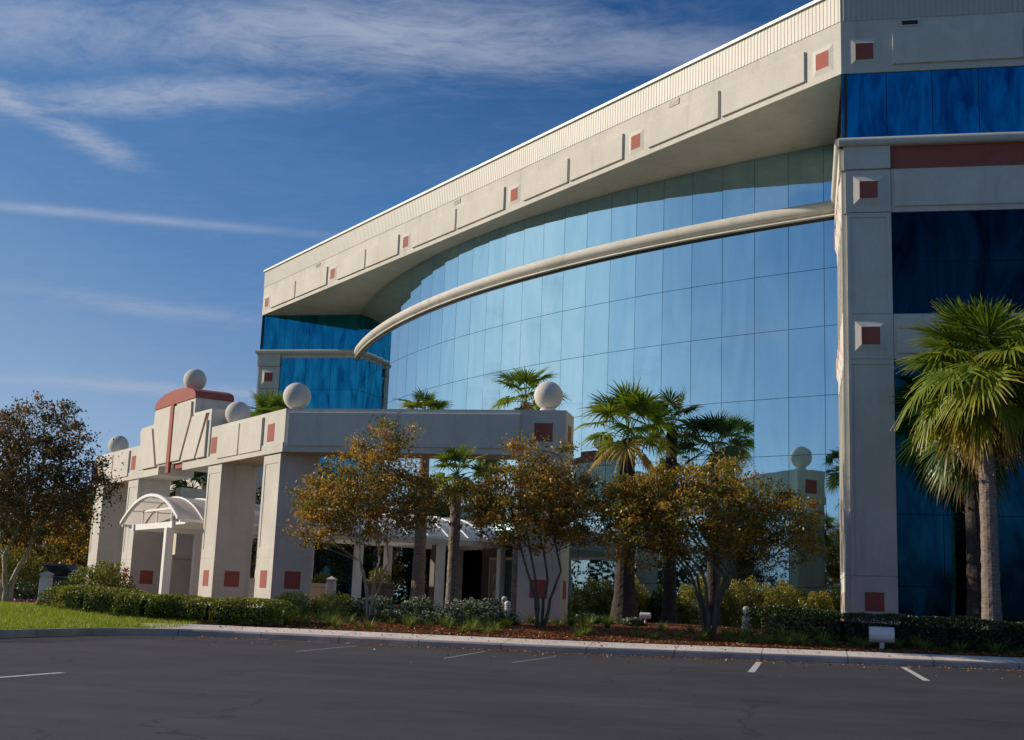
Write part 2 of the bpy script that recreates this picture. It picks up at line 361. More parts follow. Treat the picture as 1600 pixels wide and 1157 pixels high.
def zg(x, y, d=None):
    d = kdist(x, y) if d is None else d
    z = .17 + .09 * smooth(d / 1.3) + .22 * smooth((d - 1.0) / 4.5)
    z += .16 * math.exp(-((x + 3.8) / 3.2) ** 2 - ((y - 38.5) / 3.) ** 2)
    return z
def strip(offs, i0, i1, zf=None):
    mb = MB(); vs = []; n = len(offs)
    for i in range(i0, i1):
        for d in offs:
            x = KP[i][0] + KN[i][0] * d; y = KP[i][1] + KN[i][1] * d; vs.append((x, y, zf(x, y, d) if zf else 0))
    fs = [(i * n + j, (i + 1) * n + j, (i + 1) * n + j + 1, i * n + j + 1) for i in range(i1 - i0 - 1) for j in range(n - 1)]
    mb.add(vs, fs); return mb
ci = min(range(len(KP)), key=lambda i: math.hypot(KP[i][0] + 14.6, KP[i][1] - 28.75))    # where the lawn gives way to the walk
far = [9, 13, 20, 40, 90, 220]
o = strip([.165, .5, 1, 1.6, 2.4, 3.2, 4, 5, 6.5] + far, 0, ci + 1, zg).build('lawn', lawnm, fix=False); tag(o, kind='structure')
o = strip([1.32, 1.7, 2.2, 2.8, 3.5, 4.2, 5, 6, 7, 8] + far[0:], ci, len(KP), zg).build('planting_bed', mulchm, fix=False, smooth=True); tag(o, kind='structure')
o = strip([.17, .6, 1.0, 1.34], ci, len(KP), lambda x, y, d: .164 + .085 * smooth(d / 1.3)).build('sidewalk', concr, fix=False); tag(o, kind='structure')
mb = MB(); vs = []
for (x, y), (nx, ny) in zip(KP, KN):
    for d, z in ((-.02, -.02), (0, .125), (.03, .158), (.165, .168), (.19, -.02)): vs.append((x + nx * d, y + ny * d, z))
mb.add(vs, [(i * 5 + j, i * 5 + j + 1, (i + 1) * 5 + j + 1, (i + 1) * 5 + j) for i in range(len(KP) - 1) for j in range(4)])
tag(mb.build('kerb', mat('kerb_concrete', rough=.9, spec=.2, build=stuccoish((.42, .35, .31), .2, .3, 1.9)), fix=False), kind='structure')
mb = MB(); vs = []                                    # shallow concrete gutter pan along the kerb
for (x, y), (nx, ny) in zip(KP, KN):
    for d in (-.42, -.015): vs.append((x + nx * d, y + ny * d, .005))
mb.add(vs, [(i * 2, i * 2 + 1, (i + 1) * 2 + 1, (i + 1) * 2) for i in range(len(KP) - 1)])
tag(mb.build('gutter', mat('gutter_concrete', rough=.9, spec=.2, build=stuccoish((.13, .12, .115), .25, .4)), fix=False), kind='structure')
mb = MB(); poly = [(x, y, 0) for x, y in KP] + [(160, -60, 0)]
mb.add(poly, [tuple(range(len(poly)))[::-1]])
tag(mb.build('road', asphm, fix=False), kind='structure')
mb = MB(); mb.add([(-1500, -1500, -.05), (1500, -1500, -.05), (1500, 1500, -.05), (-1500, 1500, -.05)], [(0, 1, 2, 3)])
tag(mb.build('ground', lawnm, fix=False), kind='structure')
for i, (x0, y0, x1, y1, w_) in enumerate([(-.95, 24.9, -.97, 30.0, .13), (2.1, 24.9, 2.12, 31.0, .12), (-9.45, 24.2, -9.62, 28.2, .03), (-6.56, 24.3, -6.8, 28.5, .03), (-5.2, 24.0, -5.05, 27.6, .025), (5.15, 24.9, 5.2, 31.9, .12), (-9.15, 12.6, -9.1, 15.4, .10)]):
    mb = MB(); mb.add([(x0 - w_ / 2, y0, .004), (x0 + w_ / 2, y0, .004), (x1 + w_ / 2, y1, .004), (x1 - w_ / 2, y1, .004)], [(0, 1, 2, 3)])
    tag(mb.build('parking_line', linem, fix=False), kind='structure')

# ================================================================ OFFICE BUILDING
office = tag(empty('office_building', (1.2, 40, 0)), 'four storey office building with a bowed mirror glass wall under a diagonal cream roof band', 'building')
office_inv = Matrix.Translation((1.2, 40, 0)).inverted()
def part(mb, name, mt, parent=None, label=None, **kw):       # geometry is written in world coordinates, parents carry offsets
    o = mb.build(name, mt, None, **kw)
    p = parent
    o.parent = p; q = p; M = Matrix.Identity(4)
    while q is not None: M = Matrix.Translation(q.location) @ M if q.parent is None else Matrix.Translation(q.location) @ M; q = q.parent
    o.data.transform(M.inverted())
    if label: o['label'] = label
    return o
WA = FR((1.2, 40), (1, 0), (0, -1)); WB = FR((1.2, 40), (0, 1), (-1, 0))
WC = FR((-32.48, 73.68), (1, 0), (0, -1)); WD = FR((-32.48, 73.68), (0, 1), (-1, 0))
DG = FR((1.2, 40), (-S2, S2), (-S2, -S2))
ZG0, ZJ, Z1, Z2, Z3, Z4, Z5, Z6, Z7, Z8, ZT = .35, 2.21, 8.61, 9.99, 13.17, 14.54, 15.27, 15.56, 17.72, 19.45, 20.5
rng = random.Random(4)
def pyramid(F, u, z, parent, s=.27, b=.2, w=.085):
    mb = MB(); F.frustum(mb, u - s - b, u + s + b, z - s - b, z + s + b, b, w)
    o = part(mb, 'accent_block', stucco2, parent)
    mb = MB(); F.box(mb, u - s, u + s, w - .002, w + .006, z - s, z + s); part(mb, 'red_tile', redp, o)
def flat_tile(F, u, z, w, parent, s=.27, name='accent_square'):
    mb = MB(); F.box(mb, u - s, u + s, w - .01, w + .006, z - s, z + s); part(mb, name, redp, parent)
def raised(F, u0, u1, z0, z1, w, parent, t=.07, name='raised_panel'):
    mb = MB(); b = .05; a = [F.p(u0, w, z0), F.p(u1, w, z0), F.p(u1, w, z1), F.p(u0, w, z1)]
    c = [F.p(u0 + .02, w + t, z0 + .02), F.p(u1 - .02, w + t, z0 + .02), F.p(u1 - .02, w + t, z1 - .02), F.p(u0 + .02, w + t, z1 - .02)]
    mb.add(a + c, [(0, 1, 2, 3), (4, 7, 6, 5)] + [(i, 4 + i, 4 + (i + 1) % 4, (i + 1) % 4) for i in range(4)])
    return part(mb, name, stucco2, parent)
def panes(F, us, zs, w, mt, parent, name='window', gap=.022, tilt=.0010):
    mb = MB()
    for a, b in zip(us, us[1:]):
        for c, d in zip(zs, zs[1:]):
            g = gap / 2; t1, t2 = rng.uniform(-tilt, tilt), rng.uniform(-tilt, tilt); U, Z = (b - a) / 2, (d - c) / 2
            mb.add([F.p(a + g, w - t1 * U - t2 * Z, c + g), F.p(b - g, w + t1 * U - t2 * Z, c + g), F.p(b - g, w + t1 * U + t2 * Z, d - g), F.p(a + g, w - t1 * U + t2 * Z, d - g)], [(0, 1, 2, 3)])
    o = part(mb, name, mt, parent, fix=False)
    mb = MB(); F.box(mb, us[0], us[-1], w - .12, w - .03, zs[0], zs[-1]); part(mb, 'glazing_frame', jointm, o)
    return o
def linspace(a, b, n): return [a + (b - a) * i / n for i in range(n + 1)]

def wing(F, L, outer, glass_lo, glass_hi, solid=False):
    # core wall behind everything
    top = 19.44 if outer else Z7 - .01
    mb = MB(); F.box(mb, .25, L - .3, -.5, -.16, 0, top); part(mb, 'core_wall', stucco, office)
    pier_u = [(.12, 1.43)] + ([(L - 1.43, L - .05)] if outer else [])
    if solid: pier_u = [(.12, 1.43), (1.5, 2.95), (3.02, 4.55), (4.62, 6.2)]
    g0 = 1.43; g1 = L - 1.43 if outer else L + .01
    # corner pier
    for k, (a, b) in enumerate(pier_u):
        mb = MB()
        F.box(mb, a, b, -.15, -.012, ZG0, Z3 - .012)                    # recessed field
        for c, d in ((ZG0, ZJ - .012), (ZJ + .012, Z1 - .012), (Z1 + .012, Z2 - .012), (Z2 + .012, Z3 - .012)):
            if c in (ZJ + .012, Z2 + .012):      # framed inset panels
                F.box(mb, a, a + .11, -.010, .02, c, d); F.box(mb, b - .13, b, -.010, .02, c, d)
                F.box(mb, a + .112, b - .132, -.010, .019, c, c + .14); F.box(mb, a + .112, b - .132, -.010, .019, d - .14, d)
            else: F.box(mb, a, b, -.010, .02, c, d)
        p = part(mb, 'corner_pier', stucco, office)
        flat_tile(F, (a + b) / 2, 1.48, .02, p)
        F2 = FR(F.p(0, .02, 0), (F.du.x, F.du.y), (F.n.x, F.n.y))
        pyramid(F2, (a + b) / 2, 9.31, p)
        mb = MB(); F.box(mb, a - .03, b, -.15, .03, Z3 + .012, Z4 - .012); F.box(mb, a - .08, b, -.15, .09, Z4 + .012, Z5)
        q = part(mb, 'pier_capital', stucco, office)
        F3 = FR(F.p(0, .03, 0), (F.du.x, F.du.y), (F.n.x, F.n.y)); pyramid(F3, (a + b) / 2, 13.87, q)
    # spandrels with long raised panels
    for (c, d) in (((Z1, Z2), (Z3, Z4)) if outer else ()):
        mb = MB(); F.box(mb, g0 + .012, g1 - .012, -.15, .0, c, d); s_ = part(mb, 'spandrel', stucco, office)
        n = max(1, round((g1 - g0) / 5.2)); us = linspace(g0 + .05, g1 - .05, n)
        for a, b in zip(us, us[1:]): raised(F, a + .06, b - .06, c + .16, d - .08, 0, s_, .06)
    mb = MB(); F.box(mb, g0 + .012, g1 - .012, -.15, -.02, Z4 + .003 if outer else 15.05, Z5); part(mb, 'red_band' if outer else 'lintel', redp if outer else stucco, office)
    # half round string course under the top windows
    mb = MB(); prof = [(-.14, Z5 + .002), (.10, Z5 + .002)] + [(.10 + .13 * math.sin(t), Z5 + .145 - .143 * math.cos(t)) for t in linspace(.15, math.pi, 9)] + [(-.14, Z6)]
    vs = [F.p(-.10, w, z) for w, z in prof] + [F.p(L, w, z) for w, z in prof]; n = len(prof)
    mb.add(vs, [tuple(range(n)), tuple(range(n, 2 * n))[::-1]] + [(i, (i + 1) % n, n + (i + 1) % n, n + i) for i in range(n)])
    part(mb, 'half_round_moulding', stucco, office)
    # windows
    nb = max(1, round((g1 - g0) / 5.6))
    ws = linspace(g0 + .01, g1 - .01, nb)
    for a, b in (() if solid else zip(ws, ws[1:])):
        us = linspace(a, b, max(2, round((b - a) / 1.42)))
        if outer:
            panes(F, us, [ZG0, 1.95, 4.02, 6.5, Z1], -.05, glass_lo, office); panes(F, us, [Z2, 11.6, Z3], -.05, navyg, office)
        else: panes(F, us, [4.02, 6.5, Z1, 11.03, 13.12, 15.05], -.05, glass_lo, office); panes(F, us, [ZG0, 1.95, 4.02], -.05, blueg2, office)  # lowest panes coloured darker to imitate a reflection of trees
    nb = max(1, round(L / 7.)); ws = linspace(.0, L, nb)
    for a, b in zip(ws, ws[1:]): panes(F, linspace(a, b, max(2, round((b - a) / 1.4))), [Z6, Z7], -.05, glass_hi, office)

def roofband(F, L, squares, gaps, vents, first_u=0.):
    mb = MB(); F.box(mb, -.0, L, -.45, .0, Z7, Z8); fb = part(mb, 'roof_fascia', stucco, office)
    for u in squares: pyramid(F, u, 18.42, fb, .27, .18, .045)
    for a, b in gaps: raised(F, a, b, 17.93, 18.98, 0, fb, .08)
    for u in vents:
        mb = MB(); F.box(mb, u - .29, u + .29, .001, .03, 19.2, 19.42); v = part(mb, 'vent', stucco2, fb)
        mb = MB(); F.box(mb, u - .24, u + .24, .03, .034, 19.24, 19.38); part(mb, 'vent_opening', darkm, v)
    mb = MB(); s = .16; n = int(L / s); vs = []; fs = []       # standing rib sheet
    prof = []
    for i in range(n):
        u = i * L / n; w = L / n; prof += [(u, .0), (u + w * .45, .0), (u + w * .55, .010), (u + w * .9, .010)]
    prof.append((L, 0.))
    for u, w in prof: vs += [F.p(u, w + .012, Z8 + .03), F.p(u, w + .012, ZT - .02)]
    fs = [(2 * i, 2 * i + 2, 2 * i + 3, 2 * i + 1) for i in range(len(prof) - 1)]; mb.add(vs, fs)
    pp = part(mb, 'ribbed_parapet', corrm, office, fix=False)
    mb = MB(); F.box(mb, .0, L, -.45, .0, Z8 + .002, ZT - .03); part(mb, 'parapet_core', stucco, pp)
    mb = MB(); F.box(mb, -.04, L + .04, -.5, .10, ZT - .03, ZT + .07); part(mb, 'coping', whitem, pp)

LA = 34.
wing(WA, LA, True, blueg2, blueg)
wing(WB, 6.32, False, mirror, mirror, True)
wing(WC, 6.30, False, tealg, tealg)
wing(WD, 30., True, blueg, blueg)
roofband(WA, LA, [.71, 10.3, 19.8, 29.3], [(1.55, 5.4), (5.55, 9.4), (11.2, 15.), (15.15, 18.9), (20.7, 24.5), (24.65, 28.4)], [2.1, 16.])
roofband(WD, 30., [.71, 10.3, 19.8], [(1.55, 5.4), (5.55, 9.4), (11.2, 15.), (15.15, 18.9), (20.7, 24.5)], [])
LD = 47.63
roofband(DG, LD, [.77, 10.42, 18.97, 28.95, 37.48, 46.9], [(1.52, 5.52), (5.68, 9.62), (11.2, 14.72), (14.88, 18.2), (19.75, 23.85), (24.0, 28.2), (29.7, 33.3), (33.45, 36.8), (38.2, 42.45), (42.6, 46.2)], [8.2, 24.0, 39.6])

# bowed curtain wall
CX, CY, RG = 23.938, 96.448, 55.03
def arcp(a, r): return (CX + r * math.cos(a), CY + r * math.sin(a))
A0 = math.radians(-114.41); A1 = math.radians(-155.56); DA = math.radians(1.4426); AM = math.radians(-114.937)
angs = [A0] + [AM - k * DA for k in range(29) if AM - k * DA > A1 + .004] + [A1]
mb = MB()
pts = [WA.p(.02, -.02, 0)[:2], WC.p(.02, -.02, 0)[:2], (-26.2, 73.66)] + [arcp(a, RG - .2) for a in reversed(angs)] + [(1.18, 46.2)]
mb.add([(x, y, Z7 + .004) for x, y in pts], [tuple(range(len(pts)))])
part(mb, 'soffit', stucco, office, fix=False)
mb = MB(); pts = [WA.p(.1, -.1, 0)[:2], WA.p(LA, -.1, 0)[:2], (35.2, 103.6), (-32.4, 103.6), WC.p(.1, -.1, 0)[:2]]
prismxy(mb, pts, Z8 - .2, Z8 - .02); part(mb, 'flat_roof', concr, office)
# glass bays: one strip of flat panes between two joints; the lower ones keep clear of the entrance recess
ENT = [i for i in range(len(angs) - 1) if -16.6 < arcp((angs[i] + angs[i + 1]) / 2, RG)[0] < -12.1]
cw = MB(); RB = RG - .06
zlo = [ZG0, 1.95, 4.02, 6.5, 8.56, 11.03, 13.12, 14.9]; zhi = [15.5, Z7]
vs = []; fs = []
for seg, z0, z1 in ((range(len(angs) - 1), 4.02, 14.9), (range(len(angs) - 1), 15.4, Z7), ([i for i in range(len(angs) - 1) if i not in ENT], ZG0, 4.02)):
    for i in seg:
        p, q = arcp(angs[i], RB), arcp(angs[i + 1], RB)
        cw.add([(*p, z0), (*q, z0), (*q, z1), (*p, z1)], [(0, 1, 2, 3)])
cwo = part(cw, 'curtain_wall', jointm, office, label='tall bowed wall of mirror glass panes')
for i in range(len(angs) - 1):
    p = Vector(arcp(angs[i], RG)); q = Vector(arcp(angs[i + 1], RG)); d = q - p; L = d.length; d.normalize()
    F = FR(p, d, (-d.y, d.x) if Vector((-d.y, d.x)).dot(p - Vector((CX, CY))) > 0 else (d.y, -d.x))
    for zz in ((zlo[:3] if i not in ENT else []), zlo[2:], zhi):
        if not zz: continue
        mb = MB()
        for c, e in zip(zz, zz[1:]):
            g = .009; t1, t2 = rng.gauss(0, .0016), rng.gauss(0, .0016); U, Z = L / 2, (e - c) / 2
            mb.add([F.p(g, -t1 * U - t2 * Z, c + g), F.p(L - g, t1 * U - t2 * Z, c + g), F.p(L - g, t1 * U + t2 * Z, e - g), F.p(g, -t1 * U + t2 * Z, e - g)], [(0, 1, 2, 3)])
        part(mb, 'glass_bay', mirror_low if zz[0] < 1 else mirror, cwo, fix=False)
# big half round course round the bow
prof = [(-.05, 15.58)] + [(.02 + .27 * math.sin(t), 15.34 + .235 * math.cos(t)) for t in linspace(.05, math.pi - .1, 10)] + [(.10, 15.06), (.16, 15.04), (.17, 14.99), (.10, 14.975), (-.05, 14.97)]
mb = MB(); n = len(prof); aa = linspace(A0 + .003, A1 - .002, 90)
vs = [(*arcp(a, RG + w), z) for a in aa for w, z in prof]
mb.add(vs, [(i * n + j, i * n + j + 1, (i + 1) * n + j + 1, (i + 1) * n + j) for i in range(len(aa) - 1) for j in range(n - 1)])
part(mb, 'half_round_moulding', stucco, office, fix=False)
mb = MB()
for i in range(len(angs) - 1):
    p, q, p2, q2 = arcp(angs[i], RG - .05), arcp(angs[i + 1], RG - .05), arcp(angs[i], RG + .03), arcp(angs[i + 1], RG + .03)
    prismxy(mb, [p, q, q2, p2], 14.87, 14.968)
part(mb, 'painted_shadow_strip', jointm, office)  # dark strip stands in for the shadow below the moulding
# entrance recess with doors
i0, i1 = min(ENT), max(ENT) + 1
e0 = Vector(arcp(angs[i0], RG)); e1 = Vector(arcp(angs[i1], RG)); d = (e1 - e0); LE = d.length; d.normalize()
FE = FR(e0, d, (-d.y, d.x) if Vector((-d.y, d.x)).dot(e0 - Vector((CX, CY))) > 0 else (d.y, -d.x))
mb = MB(); FE.box(mb, 0, LE, -3.3, -3.1, ZG0, 4.1); FE.box(mb, -.1, .08, -3.1, -.05, ZG0, 4.1); FE.box(mb, LE - .08, LE + .1, -3.1, -.05, ZG0, 4.1); FE.box(mb, 0, LE, -3.1, -.05, 4.03, 4.2)
rec = part(mb, 'entrance_recess', darkm, office)
mb = MB(); FE.box(mb, LE - .62, LE - .2, -.35, .12, ZG0, 4.0); part(mb, 'entrance_pillar', mat('brown_stone', (.10, .085, .07), .6), office)
for k, (a, b) in enumerate(((.75, 1.68), (1.95, 2.88))):
    mb = MB()
    for u0, u1, z0, z1 in ((a, a + .10, .5, 2.95), (b - .10, b, .5, 2.95), (a + .1, b - .1, 2.83, 2.95), (a + .1, b - .1, .5, .68)): FE.box(mb, u0, u1, -.75, -.69, z0, z1)
    dd = part(mb, 'glass_door', framem, office)
    mb = MB(); FE.box(mb, a + .1, b - .1, -.73, -.71, .68, 2.83); part(mb, 'door_pane', carg, dd)
    mb = MB(); u = a + .14 if k else b - .16; mb.tube([FE.p(u, -.68, 1.3), FE.p(u, -.60, 1.3), FE.p(u, -.60, 1.75), FE.p(u, -.68, 1.75)], .014, 6); part(mb, 'door_handle', chrome, dd)
mb = MB(); FE.box(mb, 0.1, 3.6, -.80, -.76, 2.97, 4.02); FE.box(mb, .1, .7, -.8, -.76, .4, 2.97); FE.box(mb, 2.95, 3.6, -.8, -.76, .4, 2.97); part(mb, 'door_surround', darkm, office)

# ================================================================ ENTRANCE PORTICO
K = (-16.53, 40.)
portico = tag(empty('entrance_portico', (*K, 0)), 'cream concrete entrance portico with stepped pediment, red squares and stone balls on top', 'portico')
PA = FR(K, (-S2, S2), (-S2, -S2)); PC = FR(K, (1, 0), (0, -1)); PT = 1.45
ZB, ZP = 5.58, 7.0
ux, uy = PA.p(22.5, 0, 0)[:2]; ix, iy = PA.p(22.5, -PT, 0)[:2]; LC = 9.3
plan_out = [(ux, uy), K, (K[0] + LC, 40)]; plan_in = [(K[0] + LC, 40 + PT), (-15.93, 40 + PT), (ix, iy)]
mb = MB(); prismxy(mb, plan_out + plan_in, 5.9, ZP); beam = part(mb, 'beam', stucco, portico)
def lip(F, a, b, z0, z1, w0, w1):
    mb = MB(); F.box(mb, a, b, w0, w1, z0, z1); return mb
# lower course of the beam, interrupted by the notch under the pediment
def off(F, u, w): return F.p(u, w, 0)[:2]
mb = MB(); prismxy(mb, [off(PA, 9.86, .03), (K[0] - .021, K[1] - .052 + .02), (K[0] + LC + .02, 39.97), (K[0] + LC + .02, 40 + PT + .02), (-15.93, 40 + PT + .02), off(PA, 9.86, -PT - .02)], ZB, 5.902)
prismxy(mb, [off(PA, 22.52, .03), off(PA, 12.8, .03), off(PA, 12.8, -PT - .02), off(PA, 22.52, -PT - .02)], ZB, 5.902)
part(mb, 'beam_soffit_course', stucco, portico)
mb = MB(); PA.box(mb, 9.9, 11.15, -PT + .1, -.05, 5.70, 5.895); PA.box(mb, 8.2, 9.85, -PT - .06, -PT - .03, 5.58, 5.88); part(mb, 'red_underside', redp, portico)
for a, b in ((1.82, 3.88), (3.98, 6.02), (16.95, 19.3), (19.42, 21.6)): raised(PA, a, b, 5.74, 6.88, 0.03 if a < 0 else .0, beam, .075)
for a, b in ((.12, 3.82), (3.94, 7.86)): raised(PC, a, b, 5.76, 6.88, 0, beam, .075)
for u in (1.16, 6.57, 16.42, 22.05): flat_tile(PA, u, 6.3, 0, beam, .3)
flat_tile(PC, 8.6, 6.3, 0, beam, .29)
PE = FR((K[0] + LC, 40), (0, 1), (1, 0)); flat_tile(PE, .72, 6.3, 0, beam, .29)
# pediment
mb = MB(); PA.prism(mb, [(6.97, ZP - .4), (15.55, ZP - .4), (15.55, 7.7), (13.8, 7.72), (13.8, 8.32), (8.9, 8.32), (8.9, 7.72), (6.97, 7.7)], .045, -PT - .01)
PA.prism(mb, [(6.97, 5.905), (15.55, 5.905), (15.55, ZP - .4), (6.97, ZP - .4)], .045, .001)
ped = part(mb, 'pediment', stucco, portico)
arc = [(13.84, 8.32)] + [(11.35 + 2.49 * math.cos(t), 8.44 + .46 * math.sin(t)) for t in linspace(.0, math.pi, 18)] + [(8.86, 8.32)]
mb = MB(); PA.prism(mb, arc, .085, -PT - .03); part(mb, 'red_arched_cap', redp, ped)
def plate(poly, mt, t, nm):
    mb = MB(); PA.prism(mb, poly, .044, .044 + t); part(mb, nm, mt, ped)
plate([(11.18, 8.318), (11.18, 5.56), (11.54, 5.56), (11.54, 8.318)], redp, .11, 'red_stem')
plate([(9.17, 8.2), (11.1, 8.2), (11.1, 5.99), (10.07, 5.99), (9.13, 7.62)], stucco2, .08, 'raised_panel')
plate([(11.65, 8.2), (13.62, 8.2), (13.66, 7.6), (12.86, 5.99), (11.65, 5.99)], stucco2, .08, 'raised_panel')
plate([(7.36, 7.58), (8.94, 7.58), (9.88, 5.92), (8.34, 5.92)], stucco2, .08, 'raised_panel')
plate([(7.22, 7.3), (7.22, 5.92), (8.16, 5.92)], stucco2, .08, 'raised_panel')
plate([(13.9, 7.56), (15.42, 7.56), (14.86, 5.92), (13.06, 5.92)], stucco2, .08, 'raised_panel')
plate([(9.0, 7.68), (9.08, 7.68), (10.05, 5.97), (9.95, 5.97)], redp, .03, 'red_groove')
plate([(7.24, 7.58), (7.32, 7.58), (8.3, 5.93), (8.2, 5.93)], redp, .03, 'red_groove')
plate([(13.68, 7.68), (13.76, 7.6), (12.98, 5.93), (12.90, 5.93)], redp, .03, 'red_groove')
plate([(15.46, 7.5), (15.52, 7.5), (14.96, 5.93), (14.90, 5.93)], redp, .03, 'red_groove')
# stone balls on round pedestals
def ball(x, y, zc, base, r=.46):
    mb = MB(); mb.sphere((x, y, zc), r, 48, 32); b = part(mb, 'stone_ball', ballm, portico, smooth=True)
    mb = MB(); mb.lathe((x, y, base), [(.25, 0), (.25, zc - base - r + .03), (.2, zc - base - r + .06)], 24); part(mb, 'ball_pedestal', ballm, b)
ball(-16.5, 40.78, 7.52, 7.0)
ball(K[0] + LC - .72, 40.72, 7.57, 7.0)
for u, zc, bs in ((6.3, 7.52, 7.0), (11.45, 9.40, 8.88), (16.6, 7.52, 7.0), (21.5, 7.52, 7.0)):
    x, y, _ = PA.p(u, -.72, 0); ball(x, y, zc, bs)
# columns
def column(F, u0, u1, w0, w1, side=None, ztop=ZB, zb=.2, name='column'):
    """w0 outer face, w1 inner face; framed inset panel on the front face, red squares near the foot"""
    mb = MB(); F.box(mb, u0, u1, w1, w0, zb, ZJ - .04); F.box(mb, u0 + .012, u1 - .012, w1 + .012, w0 - .012, ZJ - .04, ZJ - .015); F.box(mb, u0, u1, w1, w0 - .02, ZJ - .015, ztop)
    z0 = ZJ - .015; z1 = ztop; e = .019
    F.box(mb, u0, u0 + .16, w0 - .0205, w0, z0, z1); F.box(mb, u1 - .16, u1, w0 - .0205, w0, z0, z1)
    F.box(mb, u0 + .161, u1 - .161, w0 - .0205, w0 - .001, z0, z0 + .32); F.box(mb, u0 + .161, u1 - .161, w0 - .0205, w0 - .001, z1 - .32, z1)
    c = part(mb, name, stucco, portico)
    flat_tile(F, (u0 + u1) / 2, 1.49, w0, c, .28)
    if side: flat_tile(side, .02 + (w0 - w1) / 2, 1.49, 0, c, .28)
    return c
for u in (.25, 5.65, 15.55, 20.8):
    w0 = -.03; F2 = FR(PA.p(u, w0, 0), (S2, S2), (S2, -S2))
    column(PA, u, u + 1.42, w0, w0 - 1.38, F2)
F2 = FR((K[0] + 9.28, 40.03), (0, 1), (1, 0)); column(PC, 7.93, 9.28, -.03, -PT + .03, F2)
for u in (20.4, 24.85):
    F2 = FR(PA.p(u, -4.5, 0), (S2, S2), (S2, -S2)); column(PA, u, u + 1.42, -4.5, -5.9, F2, name='rear_column')
mb = MB(); PA.box(mb, 20.2, 27, -5.95, -4.45, ZB + .003, 6.3); part(mb, 'rear_beam', stucco, portico)
mb = MB(); PA.box(mb, 16.05, 16.95, -3.3, -2.0, .3, 2.35); PA.box(mb, 15.98, 17.02, -3.37, -1.93, 2.35, 2.5); PA.box(mb, 16.15, 16.85, -3.2, -2.1, 2.5, 5.4); part(mb, 'pilaster', stucco, portico)

# ================================================================ BARREL CANOPY
CU, CH, CR, CZ = 11.4, 3.6, 1.0, 3.6
canopy = tag(empty('barrel_canopy', PA.p(CU, .7, 0)), 'long white barrel vaulted walkway canopy running through the portico to the glass entrance', 'canopy')
Rr = (CH * CH + CR * CR) / (2 * CR); th = math.asin(CH / Rr)
def cpt(a, w, dr=0.): return PA.p(CU + (Rr + dr) * math.sin(a), w, CZ + CR - Rr + (Rr + dr) * math.cos(a))
W0, W1 = .7, -15.6
mb = MB(); aa = linspace(-th, th, 24); nw = 17; ww = linspace(W0, W1, nw)
for dr in (0.,):
    vs = [cpt(a, w, dr) for w in ww for a in aa]; n = len(aa)
    mb.add(vs, [(i * n + j, i * n + j + 1, (i + 1) * n + j + 1, (i + 1) * n + j) for i in range(nw - 1) for j in range(n - 1)])
part(mb, 'vaulted_roof', canm, canopy, fix=False, smooth=True)
for k, w in enumerate(ww):
    mb = MB(); r1 = .09 if k == 0 else .05
    for i in range(len(aa) - 1):
        a, b = aa[i], aa[i + 1]
        mb.hexa([cpt(a, w - r1 / 2, -.02), cpt(b, w - r1 / 2, -.02), cpt(b, w + r1 / 2, -.02), cpt(a, w + r1 / 2, -.02), cpt(a, w - r1 / 2, r1), cpt(b, w - r1 / 2, r1), cpt(b, w + r1 / 2, r1), cpt(a, w + r1 / 2, r1)])
    part(mb, 'arched_rib', whitem, canopy)
for a in (-th, th):
    s = 1 if a > 0 else -1
    mb = MB(); u = CU + CH * s; PA.box(mb, u - .06, u + .06, W1, W0 - .06, CZ - .10, CZ + .01); part(mb, 'eave_rail', whitem, canopy)
for a in linspace(-th * .66, th * .66, 4):
    mb = MB(); mb.tube([cpt(a, W0 - .1, -.05), cpt(a, W1, -.05)], .03, 6); part(mb, 'purlin', whitem, canopy)
for u in (9.15, 14.0):
    mb = MB(); PA.box(mb, u - .09, u + .09, W1 + .3, W0 - .2, CZ - .28, CZ - .02); part(mb, 'side_beam', whitem, canopy)
    for w in ((.55, -3.2, -7.4, -11.25, -14.3) if u < 10 else (-2.3, -7.4, -11.25, -15.0)):
        mb = MB(); PA.box(mb, u - .15, u + .15, w - .15, w + .15, .3, CZ - .281); part(mb, 'post', whitem, canopy, bevel=.01)
for w in (.35, -3.5, -7.4, -11.25, -15.0):
    mb = MB(); PA.box(mb, 9.245, 13.905, w - .08, w + .08, CZ - .26, CZ - .03); PA.box(mb, CU - CH + .1, 9.05, w - .04, w + .04, CZ - .16, CZ - .06); PA.box(mb, 14.1, CU + CH - .1, w - .04, w + .04, CZ - .16, CZ - .06)
    PA.box(mb, 9.6, 13.2, w - .03, w + .03, CZ + .45, CZ + .53)
    for s in (-1.8, 0, 1.8): PA.box(mb, CU + s - .03, CU + s + .03, w - .025, w + .025, CZ - .03, CZ + .45)
    part(mb, 'cross_beam', whitem, canopy)

